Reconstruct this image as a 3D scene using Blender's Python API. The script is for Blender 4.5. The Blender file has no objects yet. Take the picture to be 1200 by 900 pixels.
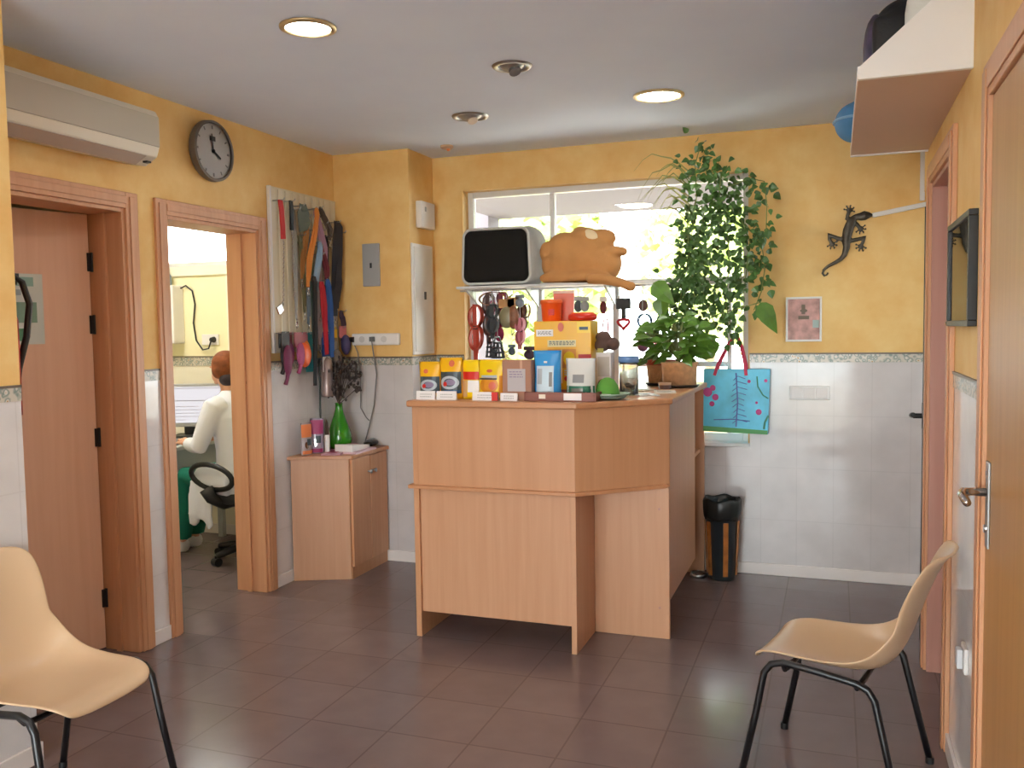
import bpy, bmesh, math, random
from mathutils import Vector, Matrix, Euler
random.seed(7)
PI = math.pi
SC = bpy.context.scene
COL = SC.collection

# ------------------------------------------------------------------ camera, sky, exposure
F_PX, YAW, PITCH, ROLL = 1037.2, -0.34992, -0.062129, -0.015410
CAM = Vector((3.0765, 0.0, 1.5))
fw = Vector((math.sin(YAW)*math.cos(PITCH), math.cos(YAW)*math.cos(PITCH), math.sin(PITCH)))
rt = Vector((math.cos(YAW), -math.sin(YAW), 0)); up = rt.cross(fw)
r2 = math.cos(ROLL)*rt + math.sin(ROLL)*up; u2 = -math.sin(ROLL)*rt + math.cos(ROLL)*up
cd = bpy.data.cameras.new('camera'); cd.sensor_width = 36.0; cd.lens = F_PX*36/1200; cd.clip_start = 0.05
cam = bpy.data.objects.new('camera', cd); COL.objects.link(cam)
m = Matrix((r2, u2, -fw)).transposed().to_4x4(); m.translation = CAM
cam.matrix_world = m; SC.camera = cam
SC.view_settings.view_transform = 'Standard'; SC.view_settings.look = 'None'
SC.view_settings.gamma = 1; SC.view_settings.use_curve_mapping = False
SC.view_settings.exposure = 1.52
SC.cycles.max_bounces = 8; SC.cycles.diffuse_bounces = 5; SC.cycles.glossy_bounces = 4
SC.cycles.transparent_max_bounces = 12; SC.cycles.caustics_reflective = False; SC.cycles.caustics_refractive = False
SC.cycles.sample_clamp_indirect = 4.0
SC.cycles.use_denoising = True

world = bpy.data.worlds.new('sky'); SC.world = world; world.use_nodes = True
bg = world.node_tree.nodes['Background']
bg.inputs[0].default_value = (0.92, 0.97, 1.0, 1); bg.inputs[1].default_value = 5.2
sun = bpy.data.lights.new('sun', 'SUN'); sun.energy = 7.0; sun.angle = 0.02; sun.color = (1, .95, .85)
so = bpy.data.objects.new('sun', sun); COL.objects.link(so)
so.rotation_euler = Vector((0.80, 0.42, -0.75)).to_track_quat('-Z', 'Y').to_euler()
LAMP = 25.0        # ceiling downlight glow
OFFICE = 9.0       # office ceiling panel glow

# ------------------------------------------------------------------ helpers
def lin(h):
    h = h.lstrip('#'); c = [int(h[i:i+2], 16)/255 for i in (0, 2, 4)]
    return tuple((x/12.92 if x <= .04045 else ((x+.055)/1.055)**2.4) for x in c) + (1,)
MATS = {}
def mat(name, col, rough=.5, metal=0, spec=.5, emit=0, var=0, varscale=8, bump=0, bumpscale=60, trans=0, alpha=1, coat=0):
    if name in MATS: return MATS[name]
    mm = bpy.data.materials.new(name); mm.use_nodes = True; MATS[name] = mm
    nt = mm.node_tree; b = nt.nodes['Principled BSDF']
    c = lin(col) if isinstance(col, str) else tuple(col)+(1,)
    b.inputs['Base Color'].default_value = c; b.inputs['Roughness'].default_value = rough
    b.inputs['Metallic'].default_value = metal; b.inputs['Specular IOR Level'].default_value = spec
    b.inputs['Transmission Weight'].default_value = trans; b.inputs['Coat Weight'].default_value = coat
    if emit:
        b.inputs['Emission Color'].default_value = c; b.inputs['Emission Strength'].default_value = emit
    if var or bump:
        tc = nt.nodes.new('ShaderNodeTexCoord')
        if var:
            n = nt.nodes.new('ShaderNodeTexNoise'); n.inputs['Scale'].default_value = varscale; n.inputs['Detail'].default_value = 4
            nt.links.new(tc.outputs['Object'], n.inputs['Vector'])
            r = nt.nodes.new('ShaderNodeValToRGB')
            r.color_ramp.elements[0].position = .3; r.color_ramp.elements[1].position = .7
            r.color_ramp.elements[0].color = tuple(max(0, x*(1-var)) for x in c[:3])+(1,)
            r.color_ramp.elements[1].color = tuple(min(1, x*(1+var)) for x in c[:3])+(1,)
            nt.links.new(n.outputs['Fac'], r.inputs[0]); nt.links.new(r.outputs[0], b.inputs['Base Color'])
        if bump:
            n = nt.nodes.new('ShaderNodeTexNoise'); n.inputs['Scale'].default_value = bumpscale
            nt.links.new(tc.outputs['Object'], n.inputs['Vector'])
            bp = nt.nodes.new('ShaderNodeBump'); bp.inputs['Strength'].default_value = bump; bp.inputs['Distance'].default_value = .01
            nt.links.new(n.outputs['Fac'], bp.inputs['Height']); nt.links.new(bp.outputs[0], b.inputs['Normal'])
    return mm
def wood(name, c1, c2, rough=.35, horiz=False, scale=1.0):
    mm = mat(name, c1, rough); nt = mm.node_tree; b = nt.nodes['Principled BSDF']
    tc = nt.nodes.new('ShaderNodeTexCoord'); mp = nt.nodes.new('ShaderNodeMapping')
    mp.inputs['Scale'].default_value = (scale*22, scale*22, scale*.9) if not horiz else (scale*.9, scale*22, scale*22)
    n = nt.nodes.new('ShaderNodeTexNoise'); n.inputs['Scale'].default_value = 1.6; n.inputs['Detail'].default_value = 6; n.inputs['Distortion'].default_value = .4
    r = nt.nodes.new('ShaderNodeValToRGB'); r.color_ramp.elements[0].position = .3; r.color_ramp.elements[1].position = .72
    r.color_ramp.elements[0].color = lin(c2); r.color_ramp.elements[1].color = lin(c1)
    nt.links.new(tc.outputs['Object'], mp.inputs[0]); nt.links.new(mp.outputs[0], n.inputs['Vector'])
    nt.links.new(n.outputs['Fac'], r.inputs[0]); nt.links.new(r.outputs[0], b.inputs['Base Color'])
    return mm

def grid_tiles(name, c1, c2, grout, size, offset, axes, rough=.2, mortar=.006, bumpd=.15, wob=0):
    """square tiles: axes = which object coordinates run across the tile"""
    mm = mat(name, c1, rough); nt = mm.node_tree; b = nt.nodes['Principled BSDF']
    tc = nt.nodes.new('ShaderNodeTexCoord'); sx = nt.nodes.new('ShaderNodeSeparateXYZ'); cb = nt.nodes.new('ShaderNodeCombineXYZ')
    nt.links.new(tc.outputs['Object'], sx.inputs[0])
    for i, a in enumerate(axes):
        ad = nt.nodes.new('ShaderNodeMath'); ad.operation = 'SUBTRACT'; ad.inputs[1].default_value = offset[i]
        nt.links.new(sx.outputs['XYZ'.index(a)], ad.inputs[0]); nt.links.new(ad.outputs[0], cb.inputs[i])
    br = nt.nodes.new('ShaderNodeTexBrick'); br.offset = 0; br.squash = 1
    br.inputs['Scale'].default_value = 1; br.inputs['Brick Width'].default_value = size[0]; br.inputs['Row Height'].default_value = size[1]
    br.inputs['Mortar Size'].default_value = mortar; br.inputs['Mortar Smooth'].default_value = .3; br.inputs['Bias'].default_value = 0
    br.inputs['Color1'].default_value = lin(c1); br.inputs['Color2'].default_value = lin(c2); br.inputs['Mortar'].default_value = lin(grout)
    nt.links.new(cb.outputs[0], br.inputs['Vector'])
    n = nt.nodes.new('ShaderNodeTexNoise'); n.inputs['Scale'].default_value = 7; n.inputs['Detail'].default_value = 5
    nt.links.new(tc.outputs['Object'], n.inputs['Vector'])
    mx = nt.nodes.new('ShaderNodeMix'); mx.data_type = 'RGBA'; mx.blend_type = 'MULTIPLY'; mx.inputs[0].default_value = .25
    nt.links.new(br.outputs['Color'], mx.inputs[6]); nt.links.new(n.outputs['Fac'], mx.inputs[7]); nt.links.new(mx.outputs[2], b.inputs['Base Color'])
    bp = nt.nodes.new('ShaderNodeBump'); bp.inputs['Strength'].default_value = bumpd; bp.inputs['Distance'].default_value = .004; bp.invert = True
    nt.links.new(br.outputs['Fac'], bp.inputs['Height'])
    if wob:
        n2 = nt.nodes.new('ShaderNodeTexNoise'); n2.inputs['Scale'].default_value = 3.5
        nt.links.new(tc.outputs['Object'], n2.inputs['Vector'])
        bp2 = nt.nodes.new('ShaderNodeBump'); bp2.inputs['Strength'].default_value = wob; bp2.inputs['Distance'].default_value = .02
        nt.links.new(n2.outputs['Fac'], bp2.inputs['Height']); nt.links.new(bp.outputs[0], bp2.inputs['Normal']); nt.links.new(bp2.outputs[0], b.inputs['Normal'])
    else: nt.links.new(bp.outputs[0], b.inputs['Normal'])
    return mm

def BM(): return bmesh.new()
def box(bm, x0, x1, y0, y1, z0, z1):
    v = [bm.verts.new((x, y, z)) for z in (z0, z1) for y in (y0, y1) for x in (x0, x1)]
    for f in ((0,2,3,1),(4,5,7,6),(0,1,5,4),(2,6,7,3),(0,4,6,2),(1,3,7,5)): bm.faces.new([v[i] for i in f])
    return v
def obox(bm, c, size, R):
    v = box(bm, -size[0]/2, size[0]/2, -size[1]/2, size[1]/2, -size[2]/2, size[2]/2)
    for q in v: q.co = R @ q.co + Vector(c)
    return v
def prism(bm, poly, axis, a0, a1):
    def P(u, v, a): return {'x': (a, u, v), 'y': (u, a, v), 'z': (u, v, a)}[axis]
    A = [bm.verts.new(P(u, v, a0)) for u, v in poly]; B = [bm.verts.new(P(u, v, a1)) for u, v in poly]
    n = len(poly); bm.faces.new(A); bm.faces.new(B[::-1])
    for i in range(n): bm.faces.new((A[i], B[i], B[(i+1) % n], A[(i+1) % n]))
    return A+B
def frame_of(t):
    t = t.normalized(); a = Vector((0, 0, 1)) if abs(t.z) < .9 else Vector((1, 0, 0))
    n = t.cross(a).normalized(); return n, t.cross(n).normalized()
def tube(bm, pts, r, seg=8, closed=False, caps=True):
    pts = [Vector(p) for p in pts]; n = len(pts); rs = r if isinstance(r, (list, tuple)) else [r]*n
    rings = []; prev = None
    for i, p in enumerate(pts):
        if closed: t = pts[(i+1) % n]-pts[i-1]
        else: t = pts[min(i+1, n-1)]-pts[max(i-1, 0)]
        if t.length < 1e-9: t = Vector((0, 0, 1))
        t.normalize()
        if prev is None: a, b = frame_of(t)
        else:
            a = prev - t*prev.dot(t)
            if a.length < 1e-6: a, _ = frame_of(t)
            a.normalize(); b = t.cross(a)
        prev = a
        rings.append([bm.verts.new(p + (a*math.cos(2*PI*k/seg) + b*math.sin(2*PI*k/seg))*rs[i]) for k in range(seg)])
    m_ = n if closed else n-1
    for i in range(m_):
        A, B = rings[i], rings[(i+1) % n]
        for k in range(seg): bm.faces.new((A[k], A[(k+1) % seg], B[(k+1) % seg], B[k]))
    if caps and not closed: bm.faces.new(rings[0][::-1]); bm.faces.new(rings[-1])
def cyl(bm, p0, p1, r0, r1=None, seg=20): tube(bm, [p0, p1], [r0, r0 if r1 is None else r1], seg)
def lathe(bm, prof, c=(0, 0), seg=24, cap=True):
    rings = [[bm.verts.new((c[0]+r*math.cos(2*PI*k/seg), c[1]+r*math.sin(2*PI*k/seg), z)) for k in range(seg)] for r, z in prof]
    for A, B in zip(rings, rings[1:]):
        for k in range(seg): bm.faces.new((A[k], A[(k+1) % seg], B[(k+1) % seg], B[k]))
    if cap: bm.faces.new(rings[0][::-1]); bm.faces.new(rings[-1])
def ell(bm, c, r, seg=16, R=None):
    s = bmesh.ops.create_uvsphere(bm, u_segments=seg, v_segments=max(6, seg*2//3), radius=1)
    for v in s['verts']:
        q = Vector((v.co.x*r[0], v.co.y*r[1], v.co.z*r[2]))
        v.co = (R @ q if R else q) + Vector(c)
def strap(bm, pts, wdir, w, t):
    pts = [Vector(p) for p in pts]; wd = Vector(wdir).normalized(); rings = []
    for i, p in enumerate(pts):
        tg = (pts[min(i+1, len(pts)-1)]-pts[max(i-1, 0)]).normalized()
        wv = (wd - tg*wd.dot(tg)).normalized(); nv = tg.cross(wv).normalized()
        rings.append([bm.verts.new(p + wv*a*w/2 + nv*b*t/2) for a, b in ((-1,-1),(1,-1),(1,1),(-1,1))])
    for A, B in zip(rings, rings[1:]):
        for k in range(4): bm.faces.new((A[k], A[(k+1) % 4], B[(k+1) % 4], B[k]))
    bm.faces.new(rings[0][::-1]); bm.faces.new(rings[-1])
def sheet(bm, grid, closed_u=False):
    rows = [[bm.verts.new(p) for p in row] for row in grid]
    for A, B in zip(rows, rows[1:]):
        for k in range(len(A)-1): bm.faces.new((A[k], A[k+1], B[k+1], B[k]))
    return rows

def obj(name, bm, m_, parent=None, bev=0, smooth=False, sub=0, remesh=0, solid=0, world=False, smoothit=0):
    bmesh.ops.recalc_face_normals(bm, faces=bm.faces)
    me = bpy.data.meshes.new(name); bm.to_mesh(me); bm.free()
    if world and parent is not None:
        me.transform(Matrix.Translation(-parent.location))
    o = bpy.data.objects.new(name, me); COL.objects.link(o)
    if m_ is not None:
        for q in (m_ if isinstance(m_, list) else [m_]): me.materials.append(q)
    if parent is not None: o.parent = parent
    if solid:
        md = o.modifiers.new('solid', 'SOLIDIFY'); md.thickness = solid; md.offset = 0
    if remesh:
        md = o.modifiers.new('remesh', 'REMESH'); md.mode = 'VOXEL'; md.voxel_size = remesh; md.use_smooth_shade = True
    if smoothit:
        md = o.modifiers.new('smooth', 'SMOOTH'); md.iterations = smoothit; md.factor = .5
    if bev:
        md = o.modifiers.new('bevel', 'BEVEL'); md.width = bev; md.segments = 2; md.limit_method = 'ANGLE'; md.angle_limit = .7
    if sub:
        md = o.modifiers.new('sub', 'SUBSURF'); md.levels = sub; md.render_levels = sub
    if smooth:
        for p in me.polygons: p.use_smooth = True
    return o
def struct(name, bm, m_, parent=None, **k):
    o = obj(name, bm, m_, parent, **k)
    if parent is None: o['kind'] = 'structure'
    return o
def thing(name, label, cat, loc=(0, 0, 0), rz=0, group=None):
    o = bpy.data.objects.new(name, None); COL.objects.link(o); o.empty_display_size = .05
    o.location = loc; o.rotation_euler = (0, 0, rz); o['label'] = label; o['category'] = cat
    if group: o['group'] = group
    return o
def tag(o, label, cat, group=None, kind=None):
    o['label'] = label; o['category'] = cat
    if group: o['group'] = group
    if kind: o['kind'] = kind
    return o
def dup(root, loc, rz, label=None):
    r = root.copy(); COL.objects.link(r); r.location = loc; r.rotation_euler = (0, 0, rz)
    if label: r['label'] = label
    for ch in list(root.children):
        c = ch.copy(); COL.objects.link(c); c.parent = r
        for g in list(ch.children):
            d = g.copy(); COL.objects.link(d); d.parent = c
    return r

# ------------------------------------------------------------------ materials
M_beech = wood('beech_laminate', '#c9946d', '#c18b63', .38)
M_beech2 = wood('beech_laminate_pale', '#cb9a77', '#c28f6b', .38)
M_beechh = wood('beech_laminate_level', '#c8926b', '#bb8259', .36, horiz=True)
M_door = wood('door_veneer', '#d3977a', '#c98c6c', .42)
M_leaf1 = wood('ajar_door_veneer', '#f2c6a8', '#ecbd9c', .42)
M_leaf3 = wood('near_door_veneer', '#bd8c55', '#b3824c', .4)
M_jamb = wood('door_casing_veneer', '#d39d76', '#c99068', .42)
M_red = wood('reddish_veneer', '#bd8c7c', '#b38070', .45)
M_white = mat('white_plastic', '#e6e2df', .35)
M_frame = mat('white_aluminium', '#dcdcdc', .3)
M_black = mat('black_plastic', '#151517', .4)
M_tubeblk = mat('black_tube_paint', '#101014', .3)
M_chrome = mat('chrome', '#c8c8c8', .15, 1)
M_silver = mat('satin_metal', '#a9a9aa', .35, 1)
M_grey = mat('grey_plastic', '#a3a3a3', .45)
M_ceil = mat('ceiling_paint', '#dde8ff', .9, var=.02, varscale=3)
M_office = mat('cream_office_paint', '#efe6bd', .8)
M_baseb = mat('glazed_skirting', '#e6ddd8', .2)
def paint():
    mm = mat('sponged_yellow_paint', '#deb265', .65); nt = mm.node_tree; b = nt.nodes['Principled BSDF']
    tc = nt.nodes.new('ShaderNodeTexCoord'); n = nt.nodes.new('ShaderNodeTexNoise')
    n.inputs['Scale'].default_value = 4.5; n.inputs['Detail'].default_value = 7; n.inputs['Roughness'].default_value = .6
    r = nt.nodes.new('ShaderNodeValToRGB'); r.color_ramp.elements[0].position = .3; r.color_ramp.elements[1].position = .7
    r.color_ramp.elements[0].color = lin('#e6b468'); r.color_ramp.elements[1].color = lin('#f1cd88')
    nt.links.new(tc.outputs['Object'], n.inputs[0]); nt.links.new(n.outputs['Fac'], r.inputs[0]); nt.links.new(r.outputs[0], b.inputs['Base Color'])
    return mm
M_paint = paint()
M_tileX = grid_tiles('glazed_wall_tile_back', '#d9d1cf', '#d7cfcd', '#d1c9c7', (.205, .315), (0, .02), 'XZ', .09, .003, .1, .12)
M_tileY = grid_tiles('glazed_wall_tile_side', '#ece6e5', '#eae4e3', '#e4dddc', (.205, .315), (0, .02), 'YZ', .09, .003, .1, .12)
M_floor = grid_tiles('dark_floor_tile', '#7e6d6d', '#796868', '#6c5c5c', (.33, .33), (.85, 2.54), 'XY', .2, .004, .10)
def border_mat():
    mm = mat('patterned_border_tile', '#a89a88', .25); nt = mm.node_tree; b = nt.nodes['Principled BSDF']
    tc = nt.nodes.new('ShaderNodeTexCoord')
    n = nt.nodes.new('ShaderNodeTexVoronoi'); n.inputs['Scale'].default_value = 42
    n2 = nt.nodes.new('ShaderNodeTexNoise'); n2.inputs['Scale'].default_value = 34
    r = nt.nodes.new('ShaderNodeValToRGB'); r.color_ramp.interpolation = 'LINEAR'
    e = r.color_ramp.elements; e[0].position = .25; e[0].color = lin('#6e7f86'); e[1].position = .75; e[1].color = lin('#c7bdae')
    for p, c in ((.4, '#b08a5c'), (.5, '#d8d0c4'), (.6, '#7d8a82')):
        q = e.new(p); q.color = lin(c)
    mx = nt.nodes.new('ShaderNodeMath'); mx.operation = 'MULTIPLY_ADD'; mx.inputs[1].default_value = .5; mx.inputs[2].default_value = .1
    ad = nt.nodes.new('ShaderNodeMath'); ad.operation = 'MULTIPLY_ADD'; ad.inputs[1].default_value = .6
    nt.links.new(tc.outputs['Object'], n.inputs['Vector']); nt.links.new(tc.outputs['Object'], n2.inputs['Vector'])
    nt.links.new(n.outputs['Distance'], mx.inputs[0]); nt.links.new(n2.outputs['Fac'], ad.inputs[0]); nt.links.new(mx.outputs[0], ad.inputs[2])
    nt.links.new(ad.outputs[0], r.inputs[0]); nt.links.new(r.outputs[0], b.inputs['Base Color'])
    return mm
M_border = border_mat()
M_bline = mat('dark_border_bead', '#6a5c50', .4)
def glass_mat(nm='window_glass', tint=(.96, .98, .97, 1)):
    mm = bpy.data.materials.new(nm); mm.use_nodes = True; nt = mm.node_tree; nt.nodes.clear()
    o = nt.nodes.new('ShaderNodeOutputMaterial'); mx = nt.nodes.new('ShaderNodeMixShader')
    t = nt.nodes.new('ShaderNodeBsdfTransparent'); g = nt.nodes.new('ShaderNodeBsdfGlossy'); g.inputs['Roughness'].default_value = .02
    fr = nt.nodes.new('ShaderNodeFresnel'); fr.inputs[0].default_value = 1.3
    t.inputs[0].default_value = tint
    nt.links.new(fr.outputs[0], mx.inputs[0]); nt.links.new(t.outputs[0], mx.inputs[1]); nt.links.new(g.outputs[0], mx.inputs[2]); nt.links.new(mx.outputs[0], o.inputs[0])
    return mm
M_glass = glass_mat()
M_tint = glass_mat('daylight_cut_glass', (.44, .46, .46, 1))  # tint made up to hold back daylight through the recess glazing

# ------------------------------------------------------------------ the shell
XL, XR, YB, YP, XP, HC = 0.0, 3.46, 5.453, 5.093, .543, 2.644
B0, B1 = 1.279, 1.331
YR = -2.2
TW = .2
b = BM(); box(b, -3.2, 4.2, YR-.3, 5.66, -.1, 0); struct('floor', b, M_floor)
b = BM(); box(b, -3.2, 4.2, YR-.3, 5.66, HC, HC+.2); struct('ceiling', b, M_ceil)

def wall(name, along, face, inward, spans, mt, z_lo=0, z_hi=HC, extra=None):
    """spans: list of (a0,a1,z0,z1) solid rectangles; wall body lies behind `face` (side opposite inward). Paint above the border, tile below."""
    bp, bt = BM(), BM()
    t0, t1 = (face-TW, face) if inward > 0 else (face, face+TW)
    for a0, a1, z0, z1 in spans:
        for bm_, lo, hi in ((bt, z0, min(z1, B0)), (bp, max(z0, B0), z1)):
            if hi-lo > 1e-4:
                if along == 'x': box(bm_, a0, a1, t0, t1, lo, hi)
                else: box(bm_, t0, t1, a0, a1, lo, hi)
    o = struct(name, bp, M_paint)
    if len(bt.faces): struct('tile_dado', bt, mt, o)
    else: bt.free()
    return o
WX0, WX1, WZ0, WZ1 = .755, 2.60, .79, 2.42
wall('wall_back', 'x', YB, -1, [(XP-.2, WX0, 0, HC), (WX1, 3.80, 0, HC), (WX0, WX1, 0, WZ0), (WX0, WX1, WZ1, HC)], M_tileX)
# corner pillar
b = BM(); box(b, 0, XP, YP, YB, B0, HC); o = struct('wall_pillar', b, M_paint)
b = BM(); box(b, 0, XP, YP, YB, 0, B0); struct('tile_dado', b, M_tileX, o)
# left wall with two doorways
D1a, D1b, D2a, D2b, DH = 2.45, 3.255, 3.52, 4.255, 2.08
wall('wall_left', 'y', 0, 1, [(YR, D1a, 0, HC), (D1b, D2a, 0, HC), (D2b, YB, 0, HC), (D1a, D1b, DH, HC), (D2a, D2b, DH, HC)], M_tileY)
# thicker stretch of left wall near the camera
b = BM(); box(b, 0, .443, .6, 2.278, B0, HC); o = struct('wall_pier', b, M_paint)
b = BM(); box(b, 0, .443, .6, 2.278, 0, B0); struct('tile_dado', b, M_tileY, o)
# right wall: near door, far doorway, white entrance leaf beyond
R1a, R1b, R2a, R2b = 1.75, 2.60, 3.42, 4.12
wall('wall_right', 'y', XR, -1, [(YR, R1a, 0, HC), (R1b, R2a, 0, HC), (R1a, R1b, DH, HC), (R2a, R2b, DH, HC), (R2b, R2b+.06, 0, HC), (R2b+.06, 4.52, 2.10, HC)], M_tileY)
b = BM(); box(b, 3.75, 3.80, 3.6, YB, 2.15, HC); box(b, 3.75, 3.80, 3.6, 4.20, 0, 2.15); struct('wall_recess', b, M_paint)
b = BM()
for y0, y1, z0, z1 in ((4.20, 4.25, 0, 2.15), (5.39, YB, 0, 2.15), (4.25, 5.39, 2.10, 2.15), (4.25, 5.39, 0, 1.0)): box(b, 3.755, 3.795, y0, y1, z0, z1)
w4 = struct('window_4', b, M_frame)  # solid lower part added to limit the daylight coming in
b = BM(); box(b, 3.772, 3.778, 4.25, 5.39, 1.0, 2.10); struct('pane', b, M_tint, w4)
# rear wall; unseen shop front glazing made wide to let in fill daylight
b = BM(); box(b, 0, .5, YR-TW, YR, 0, HC); box(b, 3.3, XR, YR-TW, YR, 0, HC); box(b, .5, 3.3, YR-TW, YR, 2.3, HC); struct('wall_rear', b, M_paint)
b = BM()
for x in (.5, 1.42, 2.36, 3.25): box(b, x, x+.05, YR-.1, YR-.05, 0, 2.3)
box(b, .55, 3.25, YR-.1, YR-.05, 2.25, 2.3); box(b, .55, 3.25, YR-.1, YR-.05, 0, .06)
o = struct('window_2', b, M_frame)
b = BM(); box(b, .55, 3.25, YR-.08, YR-.074, .06, 2.25); struct('pane', b, M_glass, o)
# border tiles and skirtings
def border(n, along, face, s, spans):
    b_, c_ = BM(), BM()
    for a0, a1 in spans:
        for bb, z0, z1, t in ((b_, B0, B1-.006, .004), (c_, B1-.006, B1+.003, .007)):
            f0, f1 = sorted((face, face+s*t))
            if along == 'x': box(bb, a0, a1, f0, f1, z0, z1)
            else: box(bb, f0, f1, a0, a1, z0, z1)
    o_ = struct(n, b_, M_border); struct('bead', c_, M_bline, o_)
border('trim_1', 'x', YB, -1, [(XP, WX0), (WX1, 3.75)])
border('trim_2', 'x', YP, -1, [(0, XP+.004)])
border('trim_3', 'y', XP, 1, [(YP, YB)])
border('trim_4', 'y', 0, 1, [(2.29, D1a-.075), (D1b+.075, D2a-.075), (D2b+.075, YP)])
border('trim_5', 'y', .443, 1, [(.6, 2.278)])
border('trim_6', 'y', XR, -1, [(R1b+.08, R2a-.07)])
def skirt(n, along, face, s, spans, h=.07):
    b_ = BM()
    for a0, a1 in spans:
        f0, f1 = sorted((face, face+s*.012))
        if along == 'x': box(b_, a0, a1, f0, f1, 0, h)
        else: box(b_, f0, f1, a0, a1, 0, h)
    struct(n, b_, M_baseb, bev=.003)
skirt('baseboard_back', 'x', YB, -1, [(XP, 3.75)])
skirt('baseboard_pillar', 'x', YP, -1, [(0, XP+.012)])
skirt('baseboard_left', 'y', 0, 1, [(2.29, D1a-.075), (D1b+.075, D2a-.075), (D2b+.075, YP)])
skirt('baseboard_pier', 'y', .443, 1, [(.6, 2.29)])
skirt('baseboard_right', 'y', XR, -1, [(R1b+.08, R2a-.07)])
# door casings
def casing(name, face, s, a, c, depth, mt, w=.075, mtj=None, far=None):
    b_ = BM(); t = .016
    for s0, s1, z0, z1 in ((a-w, a, 0, DH+w), (c, c+w, 0, DH+w), (a, c, DH, DH+w)):
        f0, f1 = sorted((face, face+s*t)); box(b_, f0, f1, s0, s1, z0, z1)
        f0, f1 = sorted((face+s*t, face+s*(t+.006)))
        if z0 == 0: box(b_, f0, f1, s0+.02, s1-.02, z0, z1-.02)
        else: box(b_, f0, f1, s0, s1, z0+.02, z1-.02)
    o_ = struct(name, b_, mt, bev=.004)
    b_ = BM(); f0, f1 = sorted((face+s*.004 if name != 'door_3' else face-s*.04, face-s*depth))
    box(b_, f0, f1, a, a+.018, 0, DH); box(b_, f0, f1, c-.018, c, 0, DH); box(b_, f0, f1, a+.018, c-.018, DH-.018, DH)
    st = face-s*.09; g0, g1 = sorted((st, st-s*.03))
    box(b_, g0, g1, a+.018, a+.032, 0, DH-.018); box(b_, g0, g1, c-.032, c-.018, 0, DH-.018)
    struct('jamb', b_, mtj or mt, o_, bev=.002)
    return o_
d1 = casing('door_1', 0, 1, D1a, D1b, TW, M_jamb)
d2 = casing('door_2', 0, 1, D2a, D2b, TW, M_jamb)
d3 = casing('door_3', XR, -1, R1a, R1b, TW, M_jamb, .095)
d4 = casing('door_4', XR, -1, R2a, R2b, .09, M_jamb, .085, M_red)
# leaf of door 1, ajar into the room behind
ang = math.atan2(-.1, -.37)
b = BM(); L1 = .76
hx, hy = -.205, 3.232; dx, dy = -.26, -.965
R = Matrix(((dx, -dy, 0), (dy, dx, 0), (0, 0, 1)))
obox(b, (hx+dx*L1/2, hy+dy*L1/2, 1.035), (L1, .035, 2.05), R); leaf1 = struct('leaf', b, M_leaf1, d1, bev=.002)
for z in (.25, 1.02, 1.55, 1.84):
    b = BM(); cyl(b, (hx+.024, hy+.004, z-.045), (hx+.024, hy+.004, z+.045), .007, seg=10)
    obox(b, (hx+.020, hy+.0, z), (.008, .034, .085), Matrix.Identity(3)); struct('hinge', b, M_black, d1)
# strike plate in doorway 2
b = BM(); box(b, -.12, -.095, D2b-.0205, D2b-.0175, 1.02, 1.20); box(b, -.125, -.09, D2b-.022, D2b-.0175, 1.21, 1.225); struct('strike_plate', b, mat('brass', '#8a6a3a', .4, .8), d2)
# leaf of door 3, closed, with lever handle
b = BM(); box(b, XR-.006, XR+.034, R1a+.003, R1b-.003, .005, DH-.003); leaf3 = struct('leaf', b, M_leaf3, d3, bev=.002)
b = BM(); box(b, XR-.012, XR-.006, R1b-.075, R1b-.035, .915, 1.14); plate = struct('handle_plate', b, M_silver, d3, bev=.002)
b = BM(); tube(b, [(XR-.01, R1b-.055, 1.06), (XR-.050, R1b-.055, 1.06), (XR-.066, R1b-.062, 1.06), (XR-.074, R1b-.085, 1.058), (XR-.074, R1b-.19, 1.055)], [.011, .011, .0115, .011, .010], 12)
struct('handle', b, M_chrome, d3, smooth=True)
b = BM(); cyl(b, (XR-.011, R1b-.055, .965), (XR-.018, R1b-.055, .965), .011, seg=14); cyl(b, (XR-.011, R1b-.055, 1.11), (XR-.015, R1b-.055, 1.11), .006, seg=10); struct('lock_cylinder', b, M_chrome, d3)
# leaf of door 4, closed deep in its frame
b = BM(); box(b, XR+.06, XR+.095, R2a+.02, R2b-.02, .005, DH-.02); struct('leaf', b, M_red, d4)
# narrow white entrance leaf beyond it
b = BM(); box(b, XR+.005, XR+.05, R2b+.065, 4.50, .01, 2.03); d5 = struct('door_5', b, M_frame, bev=.004)
b = BM(); box(b, XR+.002, XR+.048, 4.50, 4.512, .01, 2.03); struct('gasket', b, M_black, d5)
b = BM(); cyl(b, (XR+.005, 4.47, 1.07), (XR-.04, 4.47, 1.07), .012, seg=12); tube(b, [(XR-.04, 4.46, 1.075), (XR-.042, 4.5, 1.07), (XR-.04, 4.58, 1.06)], [.012, .013, .009], 10); box(b, XR-.002, XR+.005, 4.445, 4.495, 1.01, 1.13); struct('handle', b, M_black, d5)

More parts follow.
